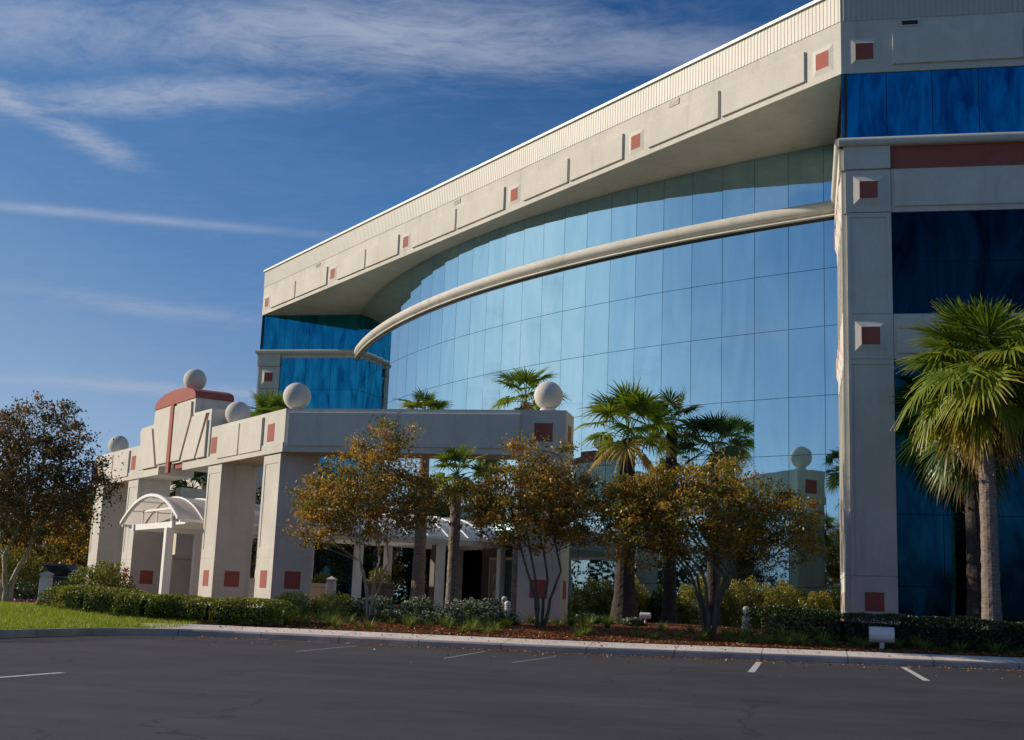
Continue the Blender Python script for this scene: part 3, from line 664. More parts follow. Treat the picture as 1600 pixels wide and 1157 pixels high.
# ================================================================ PLANTS
def nrng(seed): return np.random.default_rng(seed)
def blob_points(r, ell, n):
    """points through several ellipsoids, denser towards their outside"""
    w = np.array([e[3] * e[4] * e[5] for e in ell]); w = w / w.sum(); k = r.choice(len(ell), n, p=w)
    d = r.normal(size=(n, 3)); d /= np.linalg.norm(d, axis=1)[:, None]
    rad = r.uniform(.05, 1, n) ** .42; E = np.array(ell)[k]
    return E[:, :3] + d * rad[:, None] * E[:, 3:6]
def crown(name, r, ell, ncl, per, spread, size, mt, parent, tint_bias=None, flat=.0):
    C = blob_points(r, ell, ncl); P = []; T = []
    n = r.poisson(per, ncl) + 3
    idx = np.repeat(np.arange(ncl), n); sp = spread * r.uniform(.5, 1.5, ncl)
    P = C[idx] + r.normal(size=(len(idx), 3)) * sp[idx][:, None] * np.array([1, 1, .6])
    ct = r.uniform(0, 1, ncl) * .6 + .1
    T = np.clip(ct[idx] + r.normal(0, .17, len(idx)) + (tint_bias(P) if tint_bias else 0), 0, 1)
    V, F, T = quads(P, size, r, T, flat=flat)
    return npmesh(name, V, F, mt, T, parent), C
def local(o, loc):
    o.data.transform(Matrix.Translation(-Vector(loc))); return o
def myrtle(name, base, ell, ncl, per, seed, mt, label, cat='tree', group=None, stems=5, size=.10, spread=.155, fork=1.5, bark=bark_m, srad=.05, bias=None, leancrown=.6):
    r = nrng(seed); rr = random.Random(seed); x, y = base; z = zg(x, y) - .05
    t = tag(empty(name, (x, y, z)), label, cat, group)
    R0 = max(e[3] for e in ell); ell = list(ell)
    for k in range(9):      # uneven outline: small lobes pushed out of the main masses
        e = ell[rr.randrange(len(ell))]; a = rr.uniform(0, 6.28); b_ = rr.uniform(-.3, 1.1)
        ell.append((e[0] + e[3] * .92 * math.cos(a) * math.cos(b_), e[1] + e[4] * .8 * math.sin(a) * math.cos(b_), e[2] + e[5] * .95 * math.sin(b_), R0 * rr.uniform(.2, .34), R0 * .3, R0 * rr.uniform(.14, .24)))
    cr, C = crown('crown', r, ell, ncl, per, spread, size, mt, t, bias); local(cr, (x, y, z))
    mb = MB(); nodes = []; ccx = np.mean([e[0] for e in ell]); ccy = np.mean([e[1] for e in ell])
    R = max(e[3] for e in ell); ztop = max(e[2] + e[5] for e in ell)
    for k in range(stems):
        a = 2 * math.pi * (k + rr.uniform(-.3, .3)) / stems; sp = R * leancrown * rr.uniform(.5, 1)
        p0 = Vector((x + .10 * math.cos(a), y + .10 * math.sin(a), z)); p1 = Vector((x + .2 * math.cos(a) + rr.uniform(-.05, .05), y + .2 * math.sin(a), z + fork * .5))
        p2 = Vector((x + (.32 + .1 * R) * math.cos(a), y + (.32 + .1 * R) * math.sin(a), z + fork)); h = ztop - z - fork
        p3 = Vector((ccx + sp * .6 * math.cos(a), ccy + sp * .6 * math.sin(a), z + fork + h * .45)); p4 = Vector((ccx + sp * math.cos(a), ccy + sp * math.sin(a), z + fork + h * .8))
        pts = [p0, p1, p2, p3, p4]; q = []
        for i in range(len(pts) - 1):
            for f in (0, .33, .66): q.append(pts[i].lerp(pts[i + 1], f) + Vector((rr.uniform(-.03, .03), rr.uniform(-.03, .03), 0)))
        q.append(p4); L = len(q); mb.tube(q, [srad * (1.25 - 1.05 * (i / L)) * rr.uniform(.93, 1.07) for i in range(L)], 7)
        nodes += [(v, srad * (1 - i / L)) for i, v in enumerate(q) if i > 5]
    tips = [Vector(c) for c in C[r.permutation(len(C))[:int(len(C) * .55)]]]
    for c in tips:
        cand = sorted(nodes, key=lambda n_: (n_[0] - c).length + (2. if n_[0].z > c.z else 0))[0]; s_ = cand[0]
        mid = s_.lerp(c, .5) + Vector((rr.uniform(-.1, .1), rr.uniform(-.1, .1), rr.uniform(-.05, .15)))
        mb.tube([s_, mid, c], [max(.012, srad * .25), .010, .004], 4, caps=False)
        if rr.random() < .5: nodes.append((mid, .01))
    tr = mb.build('trunk', bark, t, smooth=True, fix=False); local(tr, (x, y, z))
    return t
shade = lambda P: 0
myrtle('crape_myrtle', (-11.42, 34.5), [(-11.8, 34.4, 3.75, 1.75, 1.6, 1.25), (-12.9, 34.2, 3.3, .95, 1.1, .95), (-10.5, 34.6, 3.6, 1.0, 1.3, 1.05), (-11.2, 34.5, 4.7, .95, .9, .65)], 330, 66, 11, L_autumn,
       'bushy autumn tree with five pale thin stems in front of the left corner column', group='autumn crape myrtles along the kerb', fork=1.6, size=.085, srad=.03)
myrtle('crape_myrtle', (-6.73, 34.4), [(-7.3, 34.4, 3.6, 1.6, 1.5, 1.25), (-6.5, 34.3, 4.4, 1.0, 1., .95), (-5.7, 34.4, 3.4, 1.0, 1.2, .9), (-8.4, 34.4, 3.75, .7, 1., .75)], 320, 66, 12, L_autumn,
       'orange brown autumn tree with a dark forked stem in front of the right portico pier', group='autumn crape myrtles along the kerb', stems=4, fork=1.5, bark=bark_d, srad=.04, size=.085)
myrtle('crape_myrtle', (-2.34, 34.3), [(-2.6, 34.3, 3.5, 2.1, 1.7, 1.2), (-4.1, 34.3, 3.15, 1.1, 1.3, 1.05), (-.6, 34.3, 3.25, 1.35, 1.3, 1.0), (-2.1, 34.3, 4.3, 1.1, 1., .75)], 440, 68, 13, L_autumn2,
       'wide olive and orange tree with thick grouped stems in front of the mirror glass', group='autumn crape myrtles along the kerb', stems=6, fork=1.55, bark=bark_d, srad=.048, size=.088)
myrtle('dark_leaved_tree', (-23.05, 35.5), [(-22.9, 35.4, 4.4, 2.3, 2.2, 1.9), (-21.2, 35.2, 3.9, 1.3, 1.4, 1.3), (-24.6, 35.4, 4.3, 2.0, 2.0, 1.8), (-22.3, 35.2, 5.5, 1.5, 1.5, 1.1), (-20.4, 35.2, 4.2, .7, .8, .6), (-22.8, 35.1, 3.0, 1.7, 1.5, .9), (-20.9, 35.0, 3.3, .9, 1.0, .7)], 560, 50, 14, L_dark,
       'large dark purplish tree on the lawn at the left edge', stems=5, fork=1.4, size=.095, spread=.19, srad=.07, leancrown=.35)
for i, (x, y, rx, h, s_, lb) in enumerate([(-37.5, 66, 3.0, 6.0, 21, 'rusty autumn tree beyond the far end of the portico'), (-42.5, 70, 3.2, 6.3, 22, 'brown autumn tree seen behind the purplish tree trunk'), (-47.5, 67, 3.3, 6.6, 23, 'leftmost of the brown trees far behind the lawn'),
                                         (-33.5, 73, 2.4, 5.2, 24, 'small rusty tree peeping past the end column')]):
    myrtle('autumn_tree', (x, y), [(x, y, h * .6 + .3, rx, rx, h * .42), (x - rx * .5, y, h * .45 + .3, rx * .7, rx * .7, h * .3), (x + rx * .5, y, h * .5 + .3, rx * .7, rx * .7, h * .3)], 200, 45, s_, L_autumn,
           lb, group='autumn trees behind the portico', stems=3, size=.19, spread=.3, bark=bark_d, srad=.1)

myrtle('leafy_tree', (-24.2, 62.5), [(-24.2, 62.5, 4.9, 2.6, 2.2, 2.6), (-22.2, 62.8, 3.6, 1.8, 1.8, 2.2), (-26.2, 62.5, 4.0, 1.8, 1.8, 2.2)], 420, 50, 15, L_dhedge,
       'dark green tree behind the portico, filling the gap right of the corner column', stems=3, size=.15, spread=.25, bark=bark_d, srad=.09)
# ---- fan palms
def fan_leaf(rr, pl, br, nseg, pitch, hang):
    """costapalmate leaf: curved petiole, fan blade of narrow folded segments whose free tips hang"""
    V = []; F = []; H = []; tip = []
    for k in range(5):
        t = k / 4; xx = pl * t; zz = -pl * .13 * t * t; w = .024 * (1 - .45 * t) * max(1, br)
        V += [(xx, -w, zz), (xx, w, zz), (xx, 0, zz - w)]; H += [0, 0, 0]
    for k in range(4):
        b = 3 * k; F += [(b, b + 3, b + 4, b + 1), (b + 1, b + 4, b + 5, b + 2), (b + 2, b + 5, b + 3, b)]; tip += [.12] * 3
    zc = -pl * .13; cp, sp_ = math.cos(pitch), math.sin(pitch)
    for k in range(nseg):
        a = math.radians(-140 + 280 * (k + .5) / nseg); L = br * (1 - .28 * abs(a / 2.44) ** 2) * rr.uniform(.86, 1.06); hw = math.radians(280) / nseg * .5 * br * .56
        ca, sa = math.cos(a), math.sin(a); o = len(V); hk = hang * rr.uniform(.5, 1.4); tw = rr.uniform(-.03, .03)
        for f, wd in ((.03, .10), (.28, .50), (.52, .80), (.70, .50), (.86, .26), (1.0, .03)):
            r_ = L * f; bx_ = ca * r_ * (1 - .3 * hk * max(0, f - .5)); by_ = sa * r_ * (1 - .3 * hk * max(0, f - .5)) + tw * f
            fz = .20 * abs(sa) * r_ * (1 - .6 * f)                       # the blade is folded up along its rib
            e = .013 if k % 2 else -.013
            for sgn in (1, -1):
                qx = bx_ + sgn * sa * hw * wd; qy = by_ - sgn * ca * hw * wd; qz = fz + sgn * e * (1 if f < .7 else .3)
                V.append((pl + qx * cp + qz * sp_, qy, zc - qx * sp_ + qz * cp)); H.append(hk * L * max(0, f - .42) ** 1.35)
        for j in range(5): b = o + 2 * j; F.append((b, b + 2, b + 3, b + 1)); tip.append(.22 if j == 4 else (.10 if j == 3 else 0))
    return np.array(V), np.array(F), np.array(H), np.array(tip)
def palm(base, zc, reach, nleaf, seed, label, trunk_r=(.24, .17), mt=None, bark=None, lo=-55, group=None, name='fan_palm', boots=0, flare=1.35, pet=.52, lean=(0, 0), nseg=30):
    mt = mt or L_palm; bark = bark or bark_p; rr = random.Random(seed); r = nrng(seed)
    x, y = base; z = zg(x, y) - .05; t = tag(empty(name, (x, y, z)), label, 'palm', group)
    top = Vector((x + lean[0], y + lean[1], zc)); n = 14; pts = []; rad = []
    for i in range(n + 1):
        f = i / n; pts.append(Vector((x, y, z)).lerp(top, f) - Vector((lean[0], lean[1], 0)) * .12 * math.sin(math.pi * f)); rad.append((trunk_r[0] + (trunk_r[1] - trunk_r[0]) * f) * (1 + (flare - 1) * math.exp(-f * 9)))
    mb = MB(); fine = []; fr = []
    for i in range(n):
        for g in (0, .25, .5, .75):
            fine.append(pts[i].lerp(pts[i + 1], g)); fr.append((rad[i] * (1 - g) + rad[i + 1] * g) * (1 + rr.uniform(-.035, .035)))
    fine.append(pts[-1]); fr.append(rad[-1] * .8)
    mb.tube(fine, fr, 16, jit=.03, rng=rr)
    for k in range(boots):      # old leaf bases
        f = 1 - .42 * (k / max(1, boots)) ** 1.1; p = Vector((x, y, z)).lerp(top, f); a = k * 2.4; R = trunk_r[1] * 1.05; L = rr.uniform(.12, .26)
        d = Vector((math.cos(a), math.sin(a), 0)); tt = Vector((-math.sin(a), math.cos(a), 0)) * .05
        mb.add([p + d * R * .8 - tt, p + d * R * .8 + tt, p + d * (R + .10) + tt * .7 + Vector((0, 0, L)), p + d * (R + .10) - tt * .7 + Vector((0, 0, L)), p + d * (R * .8) - tt + Vector((0, 0, .02)) - d * .05, p + d * R * .8 + tt - d * .05, p + d * (R + .06) + tt * .6 + Vector((0, 0, L)), p + d * (R + .06) - tt * .6 + Vector((0, 0, L))],
               [(0, 1, 2, 3), (4, 7, 6, 5), (0, 3, 7, 4), (1, 5, 6, 2), (3, 2, 6, 7)])
    tr = mb.build('trunk', bark, t, smooth=False, fix=False); local(tr, (x, y, z))
    Vs = []; Fs = []; Ts = []; off_ = 0
    for k in range(nleaf):
        f = (k + .5) / nleaf; el = math.radians(84 + (lo - 84) * f ** 1.12 + rr.uniform(-7, 7)); az = k * 2.39996 + rr.uniform(-.25, .25)
        sc_ = rr.uniform(.88, 1.08) * (.82 + .18 * math.sin(math.pi * min(1, f * 1.3)))
        V, F, H, tp = fan_leaf(rr, reach * pet * sc_, reach * (1 - pet) * sc_ * 1.12, nseg, rr.uniform(.05, .5) + .55 * f * (1 - f) * 2, .16 + .42 * min(1, f * 1.5))
        roll = rr.uniform(-.75, .75)
        cr_, sr_ = math.cos(roll), math.sin(roll); M1 = np.array([[1, 0, 0], [0, cr_, -sr_], [0, sr_, cr_]])
        ce, se = math.cos(el), math.sin(el); M2 = np.array([[ce, 0, -se], [0, 1, 0], [se, 0, ce]])
        # M2 lifts the +X axis to elevation el and keeps the blade's upper side facing up
        ca, sa = math.cos(az), math.sin(az); M3 = np.array([[ca, -sa, 0], [sa, ca, 0], [0, 0, 1]])
        V = V @ (M3 @ M2 @ M1).T + np.array([top.x - x, top.y - y, zc - z + .12 * (1 - f)]); V[:, 2] -= H
        Vs.append(V); Fs.append(F + off_); off_ += len(V)
        tt = .12 + .45 * f + rr.uniform(-.15, .15) + (.35 if f > .84 else 0)
        Ts.append(np.clip(tt + tp + r.normal(0, .05, len(F)), 0, 1))
    npmesh('crown', np.concatenate(Vs), np.concatenate(Fs), mt, np.concatenate(Ts), t)
    return t
palm((4.72, 36.5), 7.35, 2.7, 60, 31, 'tall sunlit fan palm with a shaggy yellowing skirt before the deep blue windows', (.23, .20), boots=34, lo=-74, nseg=40, pet=.5)
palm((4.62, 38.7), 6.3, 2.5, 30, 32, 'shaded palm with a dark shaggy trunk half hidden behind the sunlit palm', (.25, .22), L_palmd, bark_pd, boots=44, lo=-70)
palm((-9.98, 37.5), 4.6, 1.15, 18, 33, 'short palm with a smooth tan trunk standing before the glass doors', (.17, .15), boots=14, lo=-70)
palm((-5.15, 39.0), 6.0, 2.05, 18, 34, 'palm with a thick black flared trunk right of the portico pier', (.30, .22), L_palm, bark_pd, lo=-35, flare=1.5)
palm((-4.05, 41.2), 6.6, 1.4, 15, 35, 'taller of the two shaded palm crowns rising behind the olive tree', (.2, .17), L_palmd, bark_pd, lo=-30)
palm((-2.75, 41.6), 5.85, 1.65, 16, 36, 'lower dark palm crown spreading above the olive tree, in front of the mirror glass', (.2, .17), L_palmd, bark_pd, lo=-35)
palm((-13.56, 46.2), 7.45, 1.45, 18, 37, 'palm top showing above the middle of the long portico beam', lo=-40)
palm((-9.45, 44.3), 7.9, 1.6, 17, 38, 'palm crown just left of the stone ball on the right end of the portico', lo=-40)
palm((-24.6, 58.0), 8.7, 2.3, 22, 39, 'palm crown behind the stone ball on the portico corner', lo=-40)
palm((-27.9, 56.9), 5.6, 1.6, 18, 40, 'dark trunked palm standing behind the posts of the white canopy', (.2, .19), L_palmd, bark_pd, boots=40, lo=-55)

# ---- hedges and shrubs
def hedge(path, w, h, n, size, mt, seed, name, label, cat, group=None, lump=.12, top_noise=.08):
    """clipped hedge: leaves packed into the outer skin of a rounded run"""
    r = nrng(seed); P0 = np.array(path, float); seg = np.linalg.norm(P0[1:] - P0[:-1], axis=1); cum = np.concatenate([[0], np.cumsum(seg)]); L = cum[-1]
    s = r.uniform(-w * .35, L + w * .35, n); sc_ = np.clip(s, 0, L); i = np.clip(np.searchsorted(cum, sc_, 'right') - 1, 0, len(seg) - 1); f = (sc_ - cum[i]) / seg[i]
    c = P0[i] + (P0[i + 1] - P0[i]) * f[:, None]; d = (P0[i + 1] - P0[i]) / seg[i][:, None]; nr = np.stack([-d[:, 1], d[:, 0]], 1)
    th_ = r.uniform(-.15, 1.15, n) * math.pi; q = np.cos(th_), np.sin(th_); e = 5.
    k = (np.abs(q[0]) ** e + np.abs(q[1]) ** e) ** (-1 / e)
    lumpn = 1 + lump * (np.sin(s * 3.1 + th_ * 2 + seed) * .5 + np.sin(s * 7.3 + 1.7 * th_) * .3 + np.sin(s * 1.3 + seed) * .4)
    depth = 1 - np.abs(r.normal(0, .07, n)); endf = 1 - np.clip((np.abs(s - sc_)) / (w * .5), 0, 1) ** 2 * .5
    lat = k * q[0] * w / 2 * lumpn * depth; up_ = np.maximum(k * q[1], -.1) * h * (1 + (lumpn - 1) * top_noise / .12) * depth * endf
    xy = c + nr * lat[:, None] + d * (s - sc_)[:, None]
    zb = np.array([zg(*P0[j]) for j in range(len(P0))]); z0 = zb[i] + (zb[i + 1] - zb[i]) * f
    P = np.column_stack([xy, z0 + np.maximum(up_, .02)])
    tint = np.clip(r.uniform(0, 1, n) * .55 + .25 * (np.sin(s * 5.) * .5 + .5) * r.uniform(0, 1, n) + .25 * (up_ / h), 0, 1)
    V, F, T = quads(P, size, r, tint, .6)
    t = tag(empty(name, (*P0[0], z0.min())), label, cat, group); o = npmesh('foliage', V, F, mt, T, t); local(o, t.location)
    mb = MB(); a = P0[0]
    for j in range(len(P0) - 1):
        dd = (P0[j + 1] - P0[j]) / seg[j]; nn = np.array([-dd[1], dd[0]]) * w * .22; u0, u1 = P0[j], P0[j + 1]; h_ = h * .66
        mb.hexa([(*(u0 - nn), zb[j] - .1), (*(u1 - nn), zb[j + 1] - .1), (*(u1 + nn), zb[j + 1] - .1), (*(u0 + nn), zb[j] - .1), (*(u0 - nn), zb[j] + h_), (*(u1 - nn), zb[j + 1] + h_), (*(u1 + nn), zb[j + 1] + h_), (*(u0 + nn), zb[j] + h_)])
    o = mb.build('light_block_core', mat('hedge_inside', (.012, .016, .007), 1.), t, fix=False); local(o, t.location)  # dark core boxes added inside the leaves to block light
    return t
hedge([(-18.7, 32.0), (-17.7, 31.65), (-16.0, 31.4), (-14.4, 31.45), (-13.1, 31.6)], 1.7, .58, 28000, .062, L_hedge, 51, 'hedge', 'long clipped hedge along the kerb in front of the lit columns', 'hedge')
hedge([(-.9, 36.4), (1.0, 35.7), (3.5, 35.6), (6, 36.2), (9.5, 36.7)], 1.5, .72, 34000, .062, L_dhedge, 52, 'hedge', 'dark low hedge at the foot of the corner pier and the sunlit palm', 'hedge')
hedge([(-31, 40.5), (-26, 38.5), (-22.2, 37.6)], 1.5, .62, 7000, .075, L_dhedge, 53, 'hedge', 'dark hedge behind the flowers at the left edge', 'hedge', lump=.2)
def bush(x, y, rx, ry, h, n, size, mt, seed, name, label, group=None, cat='shrub', z0=None, arch=False):
    r = nrng(seed); z = zg(x, y) if z0 is None else z0
    d = r.normal(size=(n, 3)); d /= np.linalg.norm(d, axis=1)[:, None]; d[:, 2] = np.abs(d[:, 2])
    lum = 1 + .16 * np.sin(d[:, 0] * 5 + seed) * np.cos(d[:, 1] * 4 + seed) + .10 * np.sin(d[:, 0] * 11 + d[:, 2] * 9 + seed * 2)
    rad = (1 - np.abs(r.normal(0, .20, n))) * lum
    P = np.column_stack([x + d[:, 0] * rx * rad, y + d[:, 1] * ry * rad, z + np.clip(d[:, 2] * rad, .02, None) * h])
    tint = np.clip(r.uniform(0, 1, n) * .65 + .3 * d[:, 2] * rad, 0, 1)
    V, F, T = quads(P, size, r, tint, .55)
    t = tag(empty(name, (x, y, z)), label, cat, group); o = npmesh('foliage', V, F, mt, T, t); local(o, (x, y, z))
    mb = MB(); rr = random.Random(seed)
    for k in range(7):
        a = rr.uniform(0, 6.28); mb.tube([(x, y, z - .05), (x + .3 * rx * math.cos(a), y + .3 * ry * math.sin(a), z + h * .4), (x + .7 * rx * math.cos(a), y + .7 * ry * math.sin(a), z + h * .75)], [.02, .014, .006], 5)
    o = mb.build('stems', bark_d, t, fix=False); local(o, (x, y, z)); return t
gY = 'loose yellow green shrubs along the foot of the mirror glass'
for i, (x, y, rx, h, lb) in enumerate([(-6.75, 43.2, .85, 1.40, 'olive shrub directly right of the portico pier'), (-5.6, 43.0, .85, 1.45, 'yellow green shrub directly left of the thick black palm trunk'), (-4.4, 43.4, .8, 1.15, 'dark open shrub just right of the thick black palm trunk, behind the small white floodlight'),
                                     (-3.2, 43.0, 1.0, 1.6, 'tall yellow shrub seen left of the grouped stems of the olive tree'), (-1.9, 43.2, 1.0, 1.5, 'yellow shrub seen right of the grouped stems of the olive tree'), (-.75, 42.8, 1.0, 1.5, 'rusty topped shrub behind the louvred bollard on the mulch'), (.25, 42.6, .75, 1.25, 'low yellow green shrub nearest the corner pier')]):
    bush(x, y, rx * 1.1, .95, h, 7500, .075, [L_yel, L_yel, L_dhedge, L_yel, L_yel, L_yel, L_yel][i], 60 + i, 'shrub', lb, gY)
gW = 'rounded white flowering shrubs in front of the portico opening'
for i, (px, y, rx, h, lb) in enumerate([(-14.45, 36.4, .8, .62, 'dark green rounded shrub beside the foot of the corner column'), (-13.2, 36.6, .8, .66, 'rounded shrub in front of the square light pillar under the portico'), (-12.1, 36.9, .75, .62, 'flower flecked shrub just left of the five pale stems'),
                                      (-10.95, 37.4, .7, .62, 'flower flecked shrub just right of the five pale stems'), (-9.2, 36.3, .85, .62, 'white flecked shrub left of the short tan trunked palm, nearest the kerb'), (-8.9, 37.5, .8, .66, 'white flecked shrub right of the short tan trunked palm')]):
    bush(px, y, rx, .75, h, 3600, .058, L_white if i > 1 else L_hedge, 70 + i, 'flowering_shrub', lb, gW)
for i, (x, y, rx, h, lb) in enumerate([(-10.6, 34.0, .75, .30, 'low white flowering mat between the five stemmed tree and the tan trunked palm'), (-9.2, 33.8, 1.0, .34, 'broad white flowering mat in front of the tan trunked palm'), (-7.9, 34.6, .6, .36, 'white flowering mat at the foot of the left louvred bollards'),
                                     (-6.0, 37.6, .5, .26, 'small white flowering clump beside the portico pier'), (-4.6, 36.7, .35, .2, 'white flowering clump before the thick black palm trunk')]):
    bush(x, y, rx, .6, h, 2600, .055, L_white, 80 + i, 'flowering_plant', lb, 'low white flowering mats on the mulch', 'plant')
bush(-29.5, 45.0, 2.0, 1.4, 2.0, 5000, .12, L_yel, 90, 'shrub', 'tall yellow green shrub behind the purplish tree trunk')
bush(-26.5, 47.0, 1.5, 1.2, 1.5, 4000, .11, L_hedge, 91, 'shrub', 'mid green shrub in front of the parked dark car')
bush(-16.45, 44.2, .42, .3, .42, 900, .06, L_yel, 92, 'planter_shrub', 'olive shrub growing out of the beige planter', z0=1.4)
bush(-15.0, 46.2, .5, .4, .6, 1000, .07, L_yel, 93, 'planter_shrub', 'bright green shrub growing out of the brown planter', z0=1.5)
bush(-6.9, 46.2, .6, .5, .9, 1200, .07, L_autumn, 94, 'shrub', 'orange topped shrub behind the left edge of the right pier')
# flowers at the left
r = nrng(95); n = 900; P = np.column_stack([r.normal(-21.1, .45, n), r.normal(34.3, .25, n), r.uniform(.0, .22, n) + .4]); V, F, T = quads(P, .06, r, r.uniform(0, 1, n), .9)
t = tag(empty('flower_bed', (-21.1, 34.3, .35)), 'patch of magenta and red bedding flowers at the edge of the lawn', 'flowers'); o = npmesh('blossoms', V, F, L_flower, T, t); local(o, t.location)

# ---- grassy tufts
def tuft_mesh(seed, n=46, L=.42, w=.012):
    rr = random.Random(seed); V = []; F = []; T = []
    for k in range(n):
        a = rr.uniform(0, 6.283); b = rr.uniform(.3, 1.25); l = L * rr.uniform(.5, 1.1); ca, sa = math.cos(a), math.sin(a); o = len(V); r0 = rr.uniform(0, .07)
        for f in (0, .5, 1.):
            x = r0 + l * b * f * (.6 + .5 * f); z = l * (f - .42 * b * f * f); ww = w * (1 - .85 * f)
            V += [(ca * x - sa * ww, sa * x + ca * ww, z), (ca * x + sa * ww, sa * x - ca * ww, z)]
        F += [(o, o + 2, o + 3, o + 1), (o + 2, o + 4, o + 5, o + 3)]; T += [min(1, max(0, .35 + rr.uniform(-.3, .5)))] * 2
    me = npmesh('grass_tuft', np.array(V), np.array(F), L_tuft, np.array(T)); m_ = me.data; bpy.data.objects.remove(me); return m_
TM = [tuft_mesh(s, 60, .40 + .05 * (s % 3)) for s in range(5)]
rr = random.Random(8); spots = []
def scatter_tufts(x0, x1, d0, d1, n, mind=.28):
    k = 0
    for _ in range(n * 12):
        if k >= n: break
        x = rr.uniform(x0, x1); c = kerb_y(x); y = c + rr.uniform(d0, d1)
        if all((x - a) ** 2 + (y - b) ** 2 > mind * mind for a, b in spots): spots.append((x, y)); k += 1
def kerb_y(x):
    for a, b in zip(KERB[5:], KERB[6:]):
        if a[0] <= x <= b[0]: return a[1] + (b[1] - a[1]) * (x - a[0]) / (b[0] - a[0])
    return 29.3
scatter_tufts(-12.9, -7.4, 1.9, 5.6, 40, .34); scatter_tufts(-7.4, -5.2, 5.6, 8, 12); scatter_tufts(-2.0, 3.0, 2.2, 4.4, 60); scatter_tufts(3.0, 7.5, 1.9, 3.6, 34); scatter_tufts(-5.5, -2.2, 2.2, 6, 14, .6)
for k, (x, y) in enumerate(spots):
    o = bpy.data.objects.new('grass_tuft', TM[k % 5]); COL.objects.link(o); o.location = (x, y, zg(x, y) - .01); o.rotation_euler.z = rr.uniform(0, 6.28); s = rr.uniform(.45, 1.1); o.scale = (s, s, s)
    tag(o, 'tuft of arching green grass on the mulch between kerb and shrubs', 'grass tuft', 'grass tufts planted on the mulch')
# lawn blades, mulch chips and fallen leaves
r = nrng(97); n = 90000; x = r.uniform(-27, -13.9, n); y = r.uniform(22, 36.5, n)
keep = [(a < -15.3 and b < 34.0) or (a < -14.45 and b < 30.6) for a, b in zip(x, y)]; keep = np.array(keep)
for _ in range(1): 
    kk = np.array([kdist(a, b) if k else 0 for a, b, k in zip(x, y, keep)]); keep &= kk > .18
x, y, kk = x[keep], y[keep], kk[keep]; n = len(x); z = np.array([zg(a, b, c) for a, b, c in zip(x, y, kk)])
a = r.uniform(0, 6.283, n); l = r.uniform(.04, .095, n); w_ = .007; dx, dy = r.normal(0, .025, n), r.normal(0, .025, n)
V = np.stack([np.column_stack([x - w_ * np.cos(a), y - w_ * np.sin(a), z]), np.column_stack([x + w_ * np.cos(a), y + w_ * np.sin(a), z]), np.column_stack([x + dx, y + dy, z + l])], 1).reshape(-1, 3)
tag(npmesh('lawn_grass', V, np.arange(3 * n).reshape(n, 3), L_grass, np.clip(r.normal(.5, .25, n), 0, 1)), 'sunlit short lawn grass', 'grass', kind='stuff')
r = nrng(98); n = 26000; x = r.uniform(-13.5, 9, n); d = 1.35 + r.exponential(2.2, n); y = np.array([kerb_y(a) for a in x]) + d; z = np.array([zg(a, b, c) for a, b, c in zip(x, y, d)]) + .012
V, F, T = quads(np.column_stack([x, y, z]), .075, r, np.clip(r.normal(.45, .25, n), 0, 1), .4, flat=.75)
tag(npmesh('mulch_chips', V, F, L_litter, T), 'bark chips and dry leaves over the mulch', 'mulch', kind='stuff')
n = 2600; x = np.concatenate([r.uniform(-14, 8, n // 2), r.normal(-2.2, 1.2, n // 4), r.normal(-6.4, .7, n // 4)]); x = np.clip(x, -13.8, 9); n = len(x)
y = np.array([kerb_y(a) for a in x]) - np.abs(r.normal(.03, .10, n)) - .02; z = np.full(n, .016)
x2 = r.uniform(-14, 8, 500); d2 = r.uniform(.2, 1.3, 500); y2 = np.array([kerb_y(a) for a in x2]) + d2; z2 = np.array([.17 + .085 * smooth(c / 1.3) + .012 for c in d2])
x3 = r.uniform(-14, 8, 500); y3 = np.array([kerb_y(a) for a in x3]) - r.exponential(1.2, 500); z3 = np.full(500, .012)
P = np.column_stack([np.concatenate([x, x2, x3]), np.concatenate([y, y2, y3]), np.concatenate([z, z2, z3])])
V, F, T = quads(P, .05, r, np.clip(r.normal(.7, .2, len(P)), 0, 1), .6, flat=.8)
tag(npmesh('fallen_leaves', V, F, L_litter, T), 'orange leaves blown along the gutter', 'leaf litter', kind='stuff')
# far woods: behind the building on the left, and around the car park, where the glass mirrors them
def woods(name, spots_, n, size, label, seed):
    r = nrng(seed); S = np.array(spots_); k = r.choice(len(S), n); d = r.normal(size=(n, 3)); d /= np.linalg.norm(d, axis=1)[:, None]
    lum = 1 + .2 * np.sin(d[:, 0] * 7 + k) * np.cos(d[:, 2] * 6 + k * 2)
    P = S[k, :3] + d * (r.uniform(.3, 1, n) ** .35 * lum)[:, None] * S[k, 3:6]; P[:, 2] = np.abs(P[:, 2])
    V, F, T = quads(P, size, r, np.clip(r.uniform(0, 1, n) * .6 + (k % 7) * .07, 0, 1), .7)
    return tag(npmesh(name, V, F, L_wood, T), label, 'woods', kind='stuff')
rr = random.Random(77); sp = []
for k in range(80):
    a = math.radians(100 + 200 * k / 79 + rr.uniform(-1, 1)); R = rr.uniform(78, 98); h = rr.uniform(3.0, 6.2) * (1.25 if rr.random() < .3 else 1); sp.append((R * math.sin(a), R * math.cos(a), h * .8, rr.uniform(3, 5), rr.uniform(3, 5), h))
woods('far_woods', sp, 120000, .42, 'distant dark tree line around the car park, mirrored in the glass', 78)
sp = []
for k in range(26):
    a = math.radians(-62 + 38 * k / 25 + rr.uniform(-1, 1)); R = rr.uniform(100, 125); h = rr.uniform(4, 6.5); sp.append((R * math.sin(a), R * math.cos(a), h * .7, rr.uniform(4, 6), rr.uniform(4, 6), h))
woods('far_woods', sp, 40000, .45, 'distant green tree line beyond the left end of the portico', 79)

